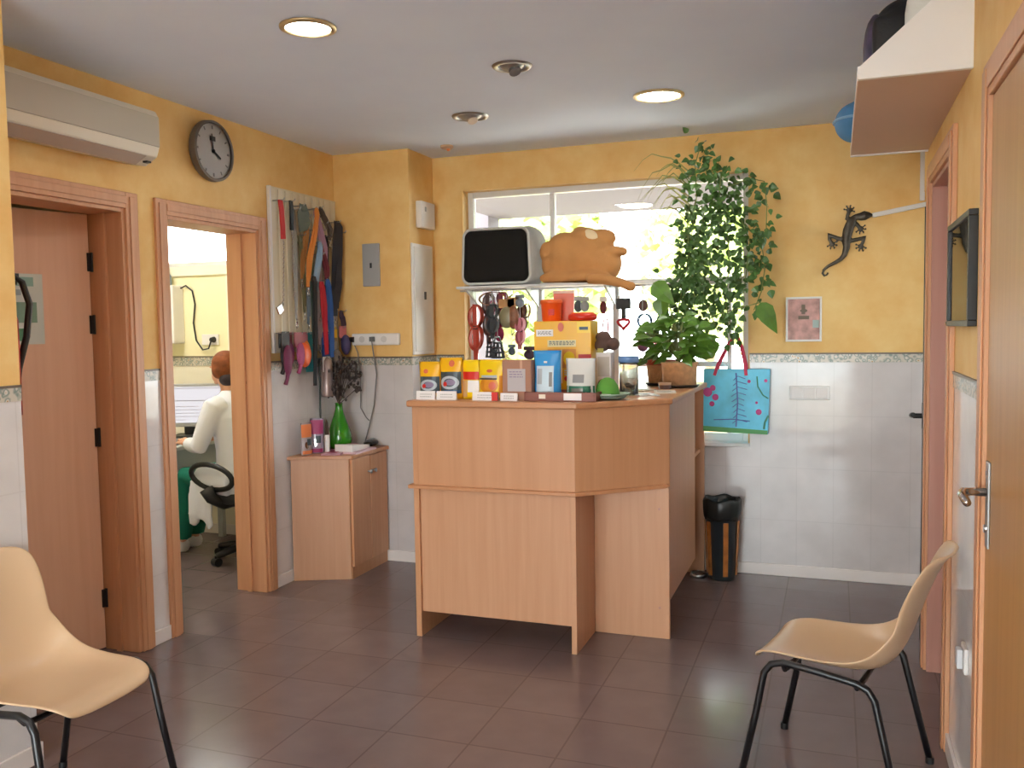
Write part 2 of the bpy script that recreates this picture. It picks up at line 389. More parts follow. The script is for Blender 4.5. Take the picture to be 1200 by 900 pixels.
# main window
wf = BM(); fy0, fy1 = 5.535, 5.585
def wbar(x0, x1, z0, z1): box(wf, x0, x1, fy0, fy1, z0, z1)
wbar(WX0, WX0+.045, WZ0, WZ1); wbar(WX1-.045, WX1, WZ0, WZ1); wbar(WX0+.045, WX1-.045, WZ0, WZ0+.05); wbar(WX0+.045, WX1-.045, WZ1-.045, WZ1)
wbar(WX0+.045, WX1-.045, 1.755, 1.80)
for x in (1.255, 1.765): wbar(x-.02, x+.02, WZ0+.05, 1.755)
wbar(1.335, 1.365, 1.80, WZ1-.045); wbar(2.46, 2.485, WZ0+.05, 1.755)
wbar(1.785, 2.46, 1.25, 1.28)
win1 = struct('window_1', wf, M_frame, bev=.004)
b = BM(); box(b, WX0+.045, WX1-.045, 5.557, 5.563, WZ0+.05, WZ1-.045); struct('pane', b, M_glass, win1)
b = BM(); box(b, WX0, WX1, 5.43, 5.535, WZ0-.02, WZ0+.004); struct('window_sill', b, M_frame, win1, bev=.003)
b = BM()
for x0, x1, y0, y1, z0, z1 in ((WX0-.001, WX0+.008, YB-.012, 5.535, WZ0, WZ1), (WX1-.008, WX1+.001, YB-.0, 5.535, WZ0, WZ1), (WX0, WX1, YB-.0, 5.535, WZ1-.008, WZ1+.001)):
    box(b, x0, x1, y0, y1, z0, z1)
struct('reveal', b, M_paint, win1)

# ------------------------------------------------------------------ outdoors
b = BM(); box(b, -14, 18, -14, 40, -.25, -.15); struct('ground', b, mat('pale_pavement', '#b5ada2', .9, var=.08))
b = BM(); box(b, -.1, 6, 5.66, 8.4, 2.60, 2.8); struct('porch_soffit', b, mat('soffit_plaster', '#5e585f', .9))
b = BM(); box(b, -.3, -.1, 8.1, 8.4, -.15, 2.8); struct('porch_post', b, mat('soffit_plaster', '#5e585f'))
M_leafout = mat('sunlit_leaves', '#c3d18a', .6, var=.3, varscale=3)
M_bark = mat('bark', '#7d6a55', .9, var=.2)
def tree(label, x, y, h, r, n, base, group):
    t = thing('tree', label, 'tree', (x, y, -.15), 0, group)
    b_ = BM(); tube(b_, [(0, 0, 0), (.05, 0, h*.35), (0, .05, h*.7)], [.12, .09, .05], 8); obj('trunk', b_, M_bark, t, smooth=True)
    b_ = BM()
    for i in range(n):
        a, q, s_ = random.uniform(0, 2*PI), random.uniform(-1, 1), random.random()**.4
        p = Vector((math.cos(a)*math.sqrt(1-q*q)*r*s_, math.sin(a)*math.sqrt(1-q*q)*r*s_, h*.62+q*s_*h*base))
        d = Vector((random.gauss(0, 1), random.gauss(0, 1), random.gauss(0, 1))).normalized(); u_, v_ = frame_of(d); l = random.uniform(.10, .2)
        vs = [b_.verts.new(p+u_*l), b_.verts.new(p+v_*l*.6), b_.verts.new(p-u_*l), b_.verts.new(p-v_*l*.6)]
        b_.faces.new(vs)
    obj('crown', b_, M_leafout, t)
tree('sunlit green tree outside behind the hanging harnesses at window left', -1.2, 11.5, 4.2, 1.5, 2200, .38, 'trees outside the window')
tree('pale sunlit tree seen through the window behind the climbing ivy', 2.6, 12.5, 4.4, 1.6, 2200, .38, 'trees outside the window')
tree('distant pale tree seen between the plush dog and ivy', .9, 16.5, 5.0, 1.4, 1200, .34, 'trees outside the window')
bt = thing('low_wall', 'low pale orange garden wall beyond the window glass', 'wall', (2.0, 13.6, -.15))
b = BM(); box(b, -7, 4, 0, .25, 0, .75); obj('masonry', b, mat('orange_render', '#e0a878', .9, var=.1), bt)
b = BM(); box(b, -7.05, 4.05, -.04, .29, .75, .83); obj('coping', b, mat('stone_coping', '#d8d2c6', .9), bt)

t = thing('porch_lamp', 'lit round lamp in the porch ceiling outside the window', 'ceiling light', (1.383, 7.97, 2.60))
b = BM(); lathe(b, [(.13, -.001), (.15, -.002), (.15, -.012), (.13, -.012)], seg=32, cap=False); obj('trim_ring', b, M_white, t)
b = BM(); lathe(b, [(.001, -.010), (.13, -.010), (.13, -.004), (.001, -.004)], seg=32, cap=False); obj('diffuser', b, mat('porch_diffuser', (1, .95, .8), .5, emit=6), t)
# ------------------------------------------------------------------ ceiling lamps
def downlight(x, y, r, label):
    t = thing('ceiling_downlight', label, 'ceiling light', (x, y, HC), 0, 'recessed ceiling lamps')
    b_ = BM(); lathe(b_, [(r, -.001), (r+.018, -.002), (r+.018, -.008), (r, -.014), (r-.006, -.008), (r-.006, -.001)], seg=40, cap=False); obj('trim_ring', b_, mat('pale_brass_ring', '#cdb88d', .3, .7), t, smooth=True)
    b_ = BM(); lathe(b_, [(.001, -.006), (r-.006, -.006), (r-.006, -.002), (.001, -.002)], seg=40, cap=False); obj('diffuser', b_, mat('lit_diffuser', (1, .96, .91), .5, emit=LAMP), t)
downlight(1.212, 2.937, .088, 'lit round ceiling lamp nearest the wall clock')
downlight(2.251, 4.441, .108, 'lit round ceiling lamp nearest the window')
for lx, ly, lb in ((1.85, 1.3, 'added fill lamp, out of view, in the ceiling over the left chair'), (2.75, .5, 'added fill lamp, out of view, in the ceiling above the camera'), (1.2, -.7, 'added fill lamp, out of view, behind the camera at left'), (2.6, -.7, 'added fill lamp, out of view, behind the camera at right')):
    downlight(lx, ly, .105, lb)  # unseen downlights added to brighten the room from the camera side
def eyeball(x, y, r, lit, label):
    t = thing('ceiling_spotlight', label, 'ceiling spotlight', (x, y, HC), 0, 'eyeball spots in the ceiling')
    b_ = BM(); lathe(b_, [(r, -.001), (r-.004, -.008), (r-.02, -.010), (r-.026, -.002)], seg=32, cap=False); obj('trim_ring', b_, M_silver, t, smooth=True)
    b_ = BM(); ell(b_, (0, 0, .022), (r-.024, r-.024, .044), 20); obj('eyeball', b_, M_silver, t, smooth=True)
    b_ = BM(); cyl(b_, (.012, -.004, -.018), (.018, -.008, -.03), .026, .028, 16); obj('bulb', b_, mat('frosted_bulb' if lit else 'dark_bulb', '#e8ddd0' if lit else '#6b6b70', .3), t)
eyeball(1.748, 3.703, .088, False, 'unlit silver eyeball spot in middle of ceiling')
eyeball(1.23, 4.471, .10, True, 'silver eyeball spot with pale bulb near the corner pillar')
t = thing('ceiling_detector', 'small orange tinted round detector on ceiling above the pillar corner', 'detector', (.80, 5.12, HC))
b = BM(); lathe(b, [(.04, 0), (.04, -.012), (.03, -.02), (.001, -.021)], seg=20); obj('housing', b, mat('buff_plastic', '#c9a78c', .5), t)
b = BM(); ell(b, (.01, 0, -.024), (.012, .012, .01), 10); obj('lens', b, mat('orange_lens', '#ee8a50', .3), t)

# ------------------------------------------------------------------ office shell
YO = 5.42
def tiled(name, boxes_hi, boxes_lo):
    b_ = BM()
    for q in boxes_hi: box(b_, *q)
    o_ = struct(name, b_, M_office)
    b_ = BM()
    for q in boxes_lo: box(b_, *q)
    struct('tile_dado', b_, mat('cream_wall_tile', '#ebe3d0', .2), o_)
    return o_
CX0, CX1, CZ0, CZ1 = -2.3, -.62, 2.00, 2.52
tiled('wall_office_back', [(-3.0, CX0, YO, YO+.2, B0, HC), (CX1, -.2, YO, YO+.2, B0, HC), (CX0, CX1, YO, YO+.2, B0, CZ0), (CX0, CX1, YO, YO+.2, CZ1, HC)], [(-3.0, -.2, YO, YO+.2, 0, B0)])
tiled('wall_office_left', [(-3.1, -3.0, 2.0, 5.62, B0, HC)], [(-3.1, -3.0, 2.0, 5.62, 0, B0)])
tiled('wall_office_front', [(-3.0, -.2, 3.33, 3.40, B0, HC)], [(-3.0, -.2, 3.33, 3.40, 0, B0)])
tiled('wall_office_right', [(-.205, -.2, D2b, YO, B0, HC)], [(-.205, -.2, D2b, YO, 0, B0)])
tiled('wall_storeroom', [(-3.0, -.2, 1.9, 2.0, B0, HC)], [(-3.0, -.2, 1.9, 2.0, 0, B0)])
b = BM(); box(b, -3.0, -.2, YO-.005, YO, 1.261, 1.329); o = struct('trim_7', b, M_border); b = BM(); box(b, -3.0, -.2, YO-.008, YO, 1.325, 1.333); struct('bead', b, M_bline, o)
skirt('baseboard_office', 'x', YO, -1, [(-3.0, -.2)], .075)
b = BM()
for q in ((CX0, CX0+.04, CZ0, CZ1), (CX1-.04, CX1, CZ0, CZ1), (CX0, CX1, CZ0, CZ0+.04), (CX0, CX1, CZ1-.04, CZ1)):
    box(b, q[0], q[1], YO+.08, YO+.12, q[2], q[3])
w3 = struct('window_3', b, M_frame)
b = BM(); box(b, CX0, CX1, YO+.097, YO+.103, CZ0, CZ1); struct('pane', b, M_glass, w3)
b = BM(); box(b, CX0, -.95, YO-.02, YO, 1.93, 2.0); box(b, -1.115, -1.045, YO-.018, YO, 1.34, 1.93); struct('trim_8', b, mat('cream_trim', '#f0e9d2', .5), bev=.004)
# office ceiling lamp
t = thing('ceiling_panel_lamp', 'square lit ceiling panel in the office beyond the doorway', 'ceiling light', (-1.3, 4.4, HC))
b = BM(); box(b, -.31, .31, -.31, .31, -.025, -.001); obj('frame', b, M_white, t)
b = BM(); box(b, -.28, .28, -.28, .28, -.030, -.025); obj('diffuser', b, mat('office_diffuser', (1, .96, .88), .5, emit=OFFICE), t)
# wall fittings in the office
t = thing('wall_box', 'white wall dispenser with black front on office wall', 'wall box', (-1.63, YO, 1.43))
b = BM(); box(b, -.14, .12, -.12, 0, 0, .43); obj('housing', b, M_white, t, bev=.008)
b = BM(); box(b, -.12, .065, -.124, -.119, .03, .285); obj('front_panel', b, M_black, t)
t = thing('bottle', 'small grey blue bottle on top of the white wall dispenser', 'bottle', (-1.60, YO-.06, 1.86))
b = BM(); lathe(b, [(.026, 0), (.028, .01), (.028, .07), (.014, .095), (.012, .115)]); obj('body', b, mat('grey_blue_plastic', '#7f939c', .3), t, smooth=True)
b = BM(); lathe(b, [(.015, .112), (.015, .13), (.006, .134)]); obj('cap', b, M_grey, t)
t = thing('wall_socket', 'white double wall socket with black plug on office wall', 'socket', (-1.275, YO, 1.455))
b = BM(); box(b, -.075, .075, -.012, 0, -.04, .04); obj('plate', b, M_white, t, bev=.004)
b = BM(); cyl(b, (.035, -.012, 0), (.035, -.045, 0), .022, .016); obj('plug', b, M_black, t)
b = BM(); tube(b, [(-1.51, YO-.03, 1.84), (-1.47, YO-.02, 1.86), (-1.42, YO-.012, 1.82), (-1.40, YO-.012, 1.72), (-1.42, YO-.012, 1.58), (-1.40, YO-.012, 1.45), (-1.34, YO-.015, 1.38), (-1.275, YO-.03, 1.39), (-1.24, YO-.045, 1.445)], .006, 8)
tag(obj('cable', b, M_black, smooth=True), 'black cable looping from wall dispenser to office socket', 'cable')

# desk, monitor, keyboard
t = thing('office_desk', 'pale grey office desk in front of the seated person', 'desk', (-1.4, 4.85, 0))
b = BM(); box(b, -.35, .35, -.55, .55, .72, .745); obj('desktop', b, mat('pale_desk_top', '#d9d9d4', .35), t, bev=.004)
b = BM(); box(b, .26, .275, -.5, .5, .56, .72); obj('apron', b, mat('desk_grey', '#aeb3b2', .5), t)
for sx in (-.3, .22):
    for sy in (-.5, .5):
        b = BM(); box(b, sx-.02, sx+.02, sy-.02, sy+.02, 0, .72); obj('leg', b, M_grey, t)
t = thing('monitor', 'wide grey flat monitor with bright white screen on office desk', 'monitor', (-1.30, 5.20, .745), 0)
b = BM(); box(b, -.245, .245, -.02, .025, .085, .395); obj('casing', b, M_grey, t, bev=.006)
b = BM(); box(b, -.222, .222, -.0225, -.019, .115, .375); scr = obj('screen', b, mat('lit_screen', (.93, .90, .95), .3, emit=.30), t); scr.data.materials[0].node_tree.nodes['Principled BSDF'].inputs['Base Color'].default_value = (.02, .02, .025, 1)
b = BM()
box(b, -.222, .222, -.0238, -.0224, .272, .277); box(b, -.222, .222, -.0238, -.0224, .362, .366)
for i in range(5): box(b, -.2, -.2+random.uniform(.15, .4), -.0238, -.0224, .135+i*.024, .138+i*.024)
obj('screen_lines', b, mat('screen_line_grey', '#8c8790', .4), scr)
b = BM(); box(b, -.05, .05, .0, .02, .03, .1); obj('neck', b, M_black, t); b = BM(); box(b, -.12, .12, -.10, .09, 0, .03); obj('foot', b, M_black, t, bev=.01)
t.rotation_euler = (0, 0, .38)
t = thing('keyboard', 'dark keyboard under the hand on the office desk', 'keyboard', (-1.19, 4.86, .745), -1.2)
b = BM(); box(b, -.20, .20, -.065, .065, 0, .016); obj('case', b, mat('keyboard_grey', '#4d5257', .5), t, bev=.004)
b = BM()
for i in range(14):
    for j in range(4): box(b, -.19+i*.027, -.168+i*.027, -.055+j*.028, -.033+j*.028, .016, .021)
obj('keys', b, mat('key_grey', '#6c7176', .5), t)
t = thing('paper_stack', 'loose yellow and white papers beside the monitor foot', 'papers', (-1.52, 5.02, .745), .3)
b = BM(); box(b, -.1, .1, -.14, .14, 0, .012); obj('sheets', b, mat('paper', '#eeeae0', .8), t); b = BM(); box(b, -.04, .03, -.05, .03, .012, .04); obj('note_block', b, mat('yellow_note', '#c7b04c', .7), t)

# swivel chair
t = thing('office_chair', 'black swivel office chair with ring armrests under the seated person', 'office chair', (-.575, 4.865, 0), 0)
FA = math.atan2(.2, -.98)-PI/2        # chair front along local +Y
M_chair = mat('black_upholstery', '#161619', .75)
b = BM(); prism(b, [(-.23, -.22), (.23, -.22), (.24, .10), (.20, .22), (-.20, .22), (-.24, .10)], 'z', .40, .47); obj('seat', b, M_chair, t, bev=.03, smooth=True)
b = BM(); prism(b, [(-.20, .58), (.20, .58), (.22, .75), (.18, .92), (-.18, .92), (-.22, .75)], 'y', -.30, -.25); obj('backrest', b, M_chair, t, bev=.02, smooth=True)
b = BM(); box(b, -.03, .03, -.28, -.255, .38, .65); box(b, -.03, .03, -.28, 0, .375, .395); obj('back_support', b, M_black, t)
for s in (-1, 1):
    b = BM(); pts = []
    for k in range(24):
        a = 2*PI*k/24; pts.append((s*(.27+.03*math.sin(a)), .03+.19*math.cos(a), .585+.085*math.sin(a)))
    tube(b, pts, .017, 10, closed=True)
    tube(b, [(s*.29, .06, .51), (s*.275, .03, .45), (s*.20, 0, .395), (s*.1, 0, .39)], [.045, .04, .03, .02], 10)
    obj('armrest', b, M_black, t, smooth=True)
b = BM(); cyl(b, (0, 0, .09), (0, 0, .40), .028); obj('gas_column', b, M_black, t)
for k in range(5):
    a = 2*PI*k/5 + .48; c, s = math.cos(a), math.sin(a)
    b = BM(); tube(b, [(0, 0, .10), (c*.15, s*.15, .085), (c*.25, s*.25, .065)], [.032, .026, .02], 8); lg = obj('base_arm', b, M_black, t, smooth=True)
    b = BM(); cyl(b, (c*.25-s*.025, s*.25+c*.025, .028), (c*.25+s*.025, s*.25-c*.025, .028), .028, seg=14); cyl(b, (c*.25, s*.25, .04), (c*.25, s*.25, .07), .012); obj('caster', b, M_black, lg)
t.rotation_euler = (0, 0, FA)

# ------------------------------------------------------------------ person seated at the desk
Fv = Vector((-.98, .2, 0)).normalized(); Lv = Vector((-.2, -.98, 0)).normalized(); U = Vector((0, 0, 1))
pr = thing('person', 'person in white coat and green trousers seated at the office monitor seen from behind', 'person', (-.58, 4.83, 0))
M_skin = mat('skin', '#d9a184', .5); M_coat = mat('white_coat_cotton', '#e2e4f0', .8, bump=.1, bumpscale=25); M_green = mat('green_scrub_cotton', '#0f7a66', .8)
P0 = Vector((-.58, 4.83, 0))
pel, wst, chs, nkb = P0+U*.53, P0+Fv*.03+U*.74, P0+Fv*.06+U*.95, P0+Fv*.09+U*1.09
nk, hd = P0+Fv*.12+U*1.15, P0+Fv*.155+U*1.265
sh = {1: P0+Fv*.07+Lv*.165+U*1.03, -1: P0+Fv*.07-Lv*.165+U*1.03}
elb = {1: Vector((-.745, 4.60, .775)), -1: Vector((-.72, 5.10, .785))}
wri = {1: Vector((-.945, 4.745, .775)), -1: Vector((-.95, 5.03, .785))}
hnd = {1: Vector((-1.03, 4.80, .782)), -1: Vector((-1.04, 5.01, .785))}
hip = {1: pel+Lv*.09, -1: pel-Lv*.09}
kne = {1: Vector((-1.0, 4.79, .55)), -1: Vector((-1.02, 4.98, .55))}
ank = {1: Vector((-1.12, 4.845, .09)), -1: Vector((-1.14, 5.0, .09))}
b = BM()
tube(b, [pel-U*.05, wst, chs, nkb-U*.03, nkb+U*.01], [.13, .115, .125, .09, .06], 14)
tube(b, [nkb-U*.03, nk, hd-U*.04], [.055, .05, .055], 12)
FH = (Fv*.95-Lv*.0).normalized(); RH = Matrix((Lv, FH, U)).transposed()
ell(b, hd+U*.015, (.072, .092, .098), 18, RH); ell(b, hd+FH*.045-U*.045, (.052, .05, .055), 14, RH)
ell(b, hd+FH*.103-U*.012, (.011, .017, .02), 8, RH); ell(b, hd+FH*.088-U*.055, (.022, .012, .009), 8, RH)      # nose, lips
ell(b, hd+FH*.075-U*.09, (.02, .018, .015), 8, RH)
for s in (1, -1):
    ell(b, hd+Lv*s*.075-FH*.005-U*.005, (.011, .02, .03), 10, RH)
    ell(b, hd+Lv*s*.03+FH*.088+U*.012, (.016, .008, .008), 8, RH)
    tube(b, [sh[s]-Lv*s*.04, sh[s], (sh[s]+elb[s])/2, elb[s], (elb[s]+wri[s])/2, wri[s]], [.05, .052, .044, .037, .034, .025], 10)
    d = (hnd[s]-wri[s]).normalized(); w = d.cross(U).normalized()*(1 if s > 0 else -1)
    tube(b, [wri[s], wri[s]+d*.03, wri[s]+d*.085], [.025, .03, .03], 10)
    for k, (off, ln) in enumerate(((-.027, .068), (-.009, .078), (.010, .072), (.027, .055))):
        q = wri[s]+d*.08+w*off
        tube(b, [q, q+d*ln*.5+U*.012, q+d*ln*.85-U*.006, q+d*ln-U*.02], [.0095, .009, .0082, .007], 7)
    q = wri[s]+d*.03-w*.024
    tube(b, [q, q-w*.025+d*.03, q-w*.03+d*.06-U*.008], [.012, .010, .008], 7)
    tube(b, [hip[s], (hip[s]+kne[s])/2, kne[s], (kne[s]+ank[s])/2, ank[s]], [.085, .075, .055, .05, .035], 10)
    tube(b, [ank[s], ank[s]-U*.05+Fv*.05, ank[s]-U*.06+Fv*.13], [.035, .032, .025], 8)
body = obj('body', b, M_skin, pr, remesh=.0055, smoothit=3, world=True)
b = BM()
def otube(pts, rl, rf, seg=20):       # torso tube with an oval section
    rings = []
    for p_, a, c in zip(pts, rl, rf): rings.append([b.verts.new(p_+Lv*a*math.cos(2*PI*k/seg)+Fv*c*math.sin(2*PI*k/seg)) for k in range(seg)])
    for A, B in zip(rings, rings[1:]):
        for k in range(seg): b.faces.new((A[k], A[(k+1) % seg], B[(k+1) % seg], B[k]))
    b.faces.new(rings[0][::-1]); b.faces.new(rings[-1])
otube([pel-U*.06, pel+U*.04, wst, chs, nkb-U*.035, nkb+U*.01, nkb+U*.035], [.19, .185, .158, .175, .15, .085, .062], [.15, .15, .135, .135, .10, .075, .06])
for s in (1, -1):
    tube(b, [sh[s]-Lv*s*.05, sh[s]-U*.005, (sh[s]+elb[s])/2, elb[s], (elb[s]+wri[s])/2, wri[s]-(wri[s]-elb[s]).normalized()*.02], [.075, .072, .063, .056, .05, .045], 12)
    g = []                            # coat skirt over thigh, falling at the side
    e0 = hip[s]-Fv*.06; e1 = hip[s]*.35+kne[s]*.65
    tube(b, [e0, (e0+e1)/2, e1], [.125, .115, .10], 12)
    for z_, o_ in ((.0, .10), (-.10, .125), (-.20, .13), (-.27, .12)):
        g.append([e0.lerp(e1, .38+.62*k/7)+Lv*s*(o_+.008*math.sin(k*2.1))+U*(z_*(1+.12*math.sin(k*1.3))) for k in range(8)])
    A = sheet(b, g); Bk = [[b.verts.new(v.co-Lv*s*.022) for v in row] for row in A]
    for i in range(len(Bk)-1):
        for k in range(7): b.faces.new((Bk[i][k], Bk[i+1][k], Bk[i+1][k+1], Bk[i][k+1]))
    rim = [A[0][k] for k in range(8)]+[A[i][7] for i in range(1, 4)]+[A[3][k] for k in range(6, -1, -1)]+[A[i][0] for i in (2, 1)]
    rimb = [Bk[0][k] for k in range(8)]+[Bk[i][7] for i in range(1, 4)]+[Bk[3][k] for k in range(6, -1, -1)]+[Bk[i][0] for i in (2, 1)]
    for k in range(len(rim)): b.faces.new((rim[k], rim[(k+1) % len(rim)], rimb[(k+1) % len(rim)], rimb[k]))
obj('coat', b, M_coat, pr, remesh=.010, smoothit=3, world=True)
b = BM()
for s in (1, -1): tube(b, [hip[s], (hip[s]+kne[s])/2, kne[s]+U*.0, kne[s].lerp(ank[s], .5), ank[s]+U*.03], [.10, .09, .072, .075, .07], 12)
obj('trousers', b, M_green, pr, remesh=.010, smoothit=3, world=True)
for s in (1, -1):
    b = BM(); q = ank[s]; tube(b, [q-Fv*.03-U*.03, q-U*.045+Fv*.04, q-U*.052+Fv*.13, q-U*.058+Fv*.17], [.045, .043, .04, .028], 12)
    for v in b.verts: v.co.z = max(v.co.z, .004)
    obj('shoe', b, M_white, pr, smooth=True, world=True)
M_hair = mat('auburn_hair', '#84461f', .75, var=.35, varscale=22, bump=.5, bumpscale=45)
b = BM(); ell(b, hd+U*.03-FH*.018, (.086, .098, .094), 18, RH); ell(b, hd-FH*.05-U*.04, (.068, .05, .065), 14, RH)
ell(b, hd+Lv*.045-U*.0-FH*.01, (.04, .06, .055), 12, RH); ell(b, hd+Lv*.055-U*.005-FH*.012, (.038, .055, .06), 12, RH); ell(b, hd-FH*.085+U*.015, (.05, .03, .045), 12, RH)
obj('hair', b, M_hair, pr, remesh=.008, smoothit=2, world=True)
b = BM(); ell(b, hd-FH*.055+Lv*.012-U*.065, (.064, .055, .05), 14, RH); obj('hair_tie', b, mat('dark_hairnet', '#2b1e28', .6), pr, smooth=True, world=True)

# ------------------------------------------------------------------ plastic shell chairs
M_shell = mat('beige_polypropylene', '#cdae8c', .32)
def shell_chair(label, loc, rz):
    t = thing('plastic_chair', label, 'chair', (0, 0, 0), 0, 'beige plastic shell chairs')
    prof = [(.235, .405), (.225, .432), (.17, .445), (.08, .434), (-.02, .422), (-.10, .420), (-.155, .436), (-.195, .480), (-.22, .54), (-.245, .62), (-.275, .70), (-.305, .765), (-.33, .795), (-.345, .803)]
    hw = [.15, .178, .197, .206, .212, .214, .210, .196, .184, .185, .193, .19, .165, .12]
    edge = [.0, .0, .006, .016, .030, .048, .072, .085, .062, .03, .010, .0, .0, .0]
    grid = []
    for (y, z), h, e in zip(prof, hw, edge):
        row = []
        for k in range(13):
            u = -1+2*k/12; a = abs(u)**3
            back = max(0, min(1, (z-.48)/.12))
            row.append((u*h, y+back*.035*a + (1-back)*0, z+e*a*(1-back)+back*e*.3*a - (.012*(1-a) if back < .2 else 0)))
        grid.append(row)
    b_ = BM(); sheet(b_, grid); obj('shell', b_, M_shell, t, solid=.010, sub=2, smooth=True)
    for s in (-1, 1):
        b_ = BM(); x = s*.222
        pts = [(s*.243, .255, .011), (s*.232, .205, .25), (s*.226, .180, .388), (s*.223, .158, .418), (x, .12, .430), (x, 0, .420), (x, -.10, .408), (s*.222, -.135, .395), (s*.223, -.155, .365), (s*.23, -.185, .24), (s*.243, -.24, .011)]
        tube(b_, pts, .0115, 12); fr = obj('leg_frame', b_, M_tubeblk, t, smooth=True)
        for q in (pts[0], pts[-1]):
            b_ = BM(); cyl(b_, (q[0], q[1], 0), (q[0], q[1], .022), .014); obj('foot_cap', b_, M_black, fr)
    b_ = BM(); tube(b_, [(-.222, .12, .425), (-.205, .12, .402), (-.17, .12, .398), (.17, .12, .398), (.205, .12, .402), (.222, .12, .425)], .009, 10); obj('crossbar', b_, M_tubeblk, t)
    b_ = BM(); tube(b_, [(-.222, -.10, .405), (-.205, -.10, .388), (-.17, -.10, .384), (.17, -.10, .384), (.205, -.10, .388), (.222, -.10, .405)], .009, 10); obj('crossbar', b_, M_tubeblk, t)
    t.location = loc; t.rotation_euler = (0, 0, rz); return t
ch = shell_chair('beige plastic shell chair at left in front of the ajar door', (.80, 2.03, 0), -PI/2)
dup(ch, (3.10, 3.06, 0), math.atan2(.24, -.97)-PI/2, 'beige plastic shell chair at right beside the door with lever handle')

# ------------------------------------------------------------------ reception counter
CT = 1.163
t = thing('reception_counter', 'beech laminate reception counter with angled corner panel', 'counter', (1.7, 4.2, 0))
def cpart(name, m_, *boxes, **k):
    b_ = BM()
    for q in boxes: box(b_, *q)
    return obj(name, b_, m_, t, world=True, bev=.002, **k)
cpart('end_panel', M_beech, (1.155, 1.183, 3.845, 4.36, 0, 1.133))
cpart('front_panel', M_beech, (1.183, 1.972, 3.845, 3.865, .752, 1.133))
cpart('lower_panel', M_beech2, (1.183, 1.949, 3.862, 3.880, .122, .732))
cpart('support_panel', M_beech2, (1.949, 1.975, 3.838, 4.167, 0, .732))
cpart('rear_panel', M_beech2, (1.975, 2.342, 4.167, 4.190, 0, .736))
cpart('side_panel', M_beech, (2.322, 2.342, 4.190, 5.00, .185, 1.133))
cpart('far_panel', M_beech2, (1.92, 2.342, 5.37, 5.395, 0, 1.133))
b = BM(); prism(b, [(1.972, 3.845), (2.342, 4.180), (2.329, 4.195), (1.972, 3.868)], 'z', .752, 1.133); obj('corner_panel', b, M_beech, t, world=True, bev=.002)
topo = [(1.135, 3.82), (1.985, 3.82), (2.362, 4.163), (2.362, 5.41), (1.93, 5.41), (1.93, 4.52), (1.80, 4.40), (1.135, 4.40)]
b = BM(); prism(b, topo, 'z', 1.133, CT); obj('countertop', b, M_beechh, t, world=True, bev=.008)
b = BM(); prism(b, [(1.13, 3.832), (1.975, 3.832), (2.338, 4.163), (2.32, 4.19), (1.97, 3.90), (1.13, 3.90)], 'z', .733, .752); obj('ledge', b, M_beechh, t, world=True, bev=.004)
cpart('light_block_panel', M_beech2, (1.183, 1.96, 4.34, 4.358, .01, .74))  # unseen panel added to block the window's reflection under the counter
cpart('desktop', M_beechh, (1.185, 2.32, 4.197, 4.75, .74, .762), (1.70, 2.32, 4.75, 5.368, .74, .762))
for x, y in ((2.325, 4.1645), ):
    for z in (.15, .63):
        b = BM(); cyl(b, (x-.03, 4.167, z), (x-.03, 4.1645, z), .006, seg=12); obj('screw_cap', b, M_red, t, world=True)

# ------------------------------------------------------------------ corner cabinet
t = thing('corner_cabinet', 'low beech corner cabinet with two doors under the hanging leads', 'cabinet', (.15, 4.8, 0))
foot = [(.015, 4.485), (.352, 4.628), (.352, 5.078), (.015, 5.078)]
b = BM(); prism(b, [(.016, 4.49), (.335, 4.624), (.335, 5.076), (.016, 5.076)], 'z', 0, .735); obj('carcass', b, M_beech2, t, world=True, bev=.002)
b = BM(); prism(b, [(.004, 4.472), (.358, 4.618), (.366, 4.63), (.366, 5.082), (.004, 5.082)], 'z', .735, .757); obj('top', b, M_beechh, t, world=True, bev=.003)
for y0, y1, ky in ((4.636, 4.852, 4.825), (4.858, 5.072, 4.885)):
    b = BM(); box(b, .336, .353, y0, y1, .075, .73); dr = obj('door', b, M_jamb, t, world=True, bev=.002)
    b = BM(); cyl(b, (.353, ky, .63), (.372, ky, .63), .005, seg=10); ell(b, (.376, ky, .63), (.008, .013, .013), 12); o = obj('knob', b, M_silver, None, smooth=True); o.data.transform(Matrix.Translation(-t.location)); o.parent = dr
b = BM(); box(b, .335, .341, 4.632, 5.074, 0, .072); obj('plinth', b, M_beech, t, world=True)

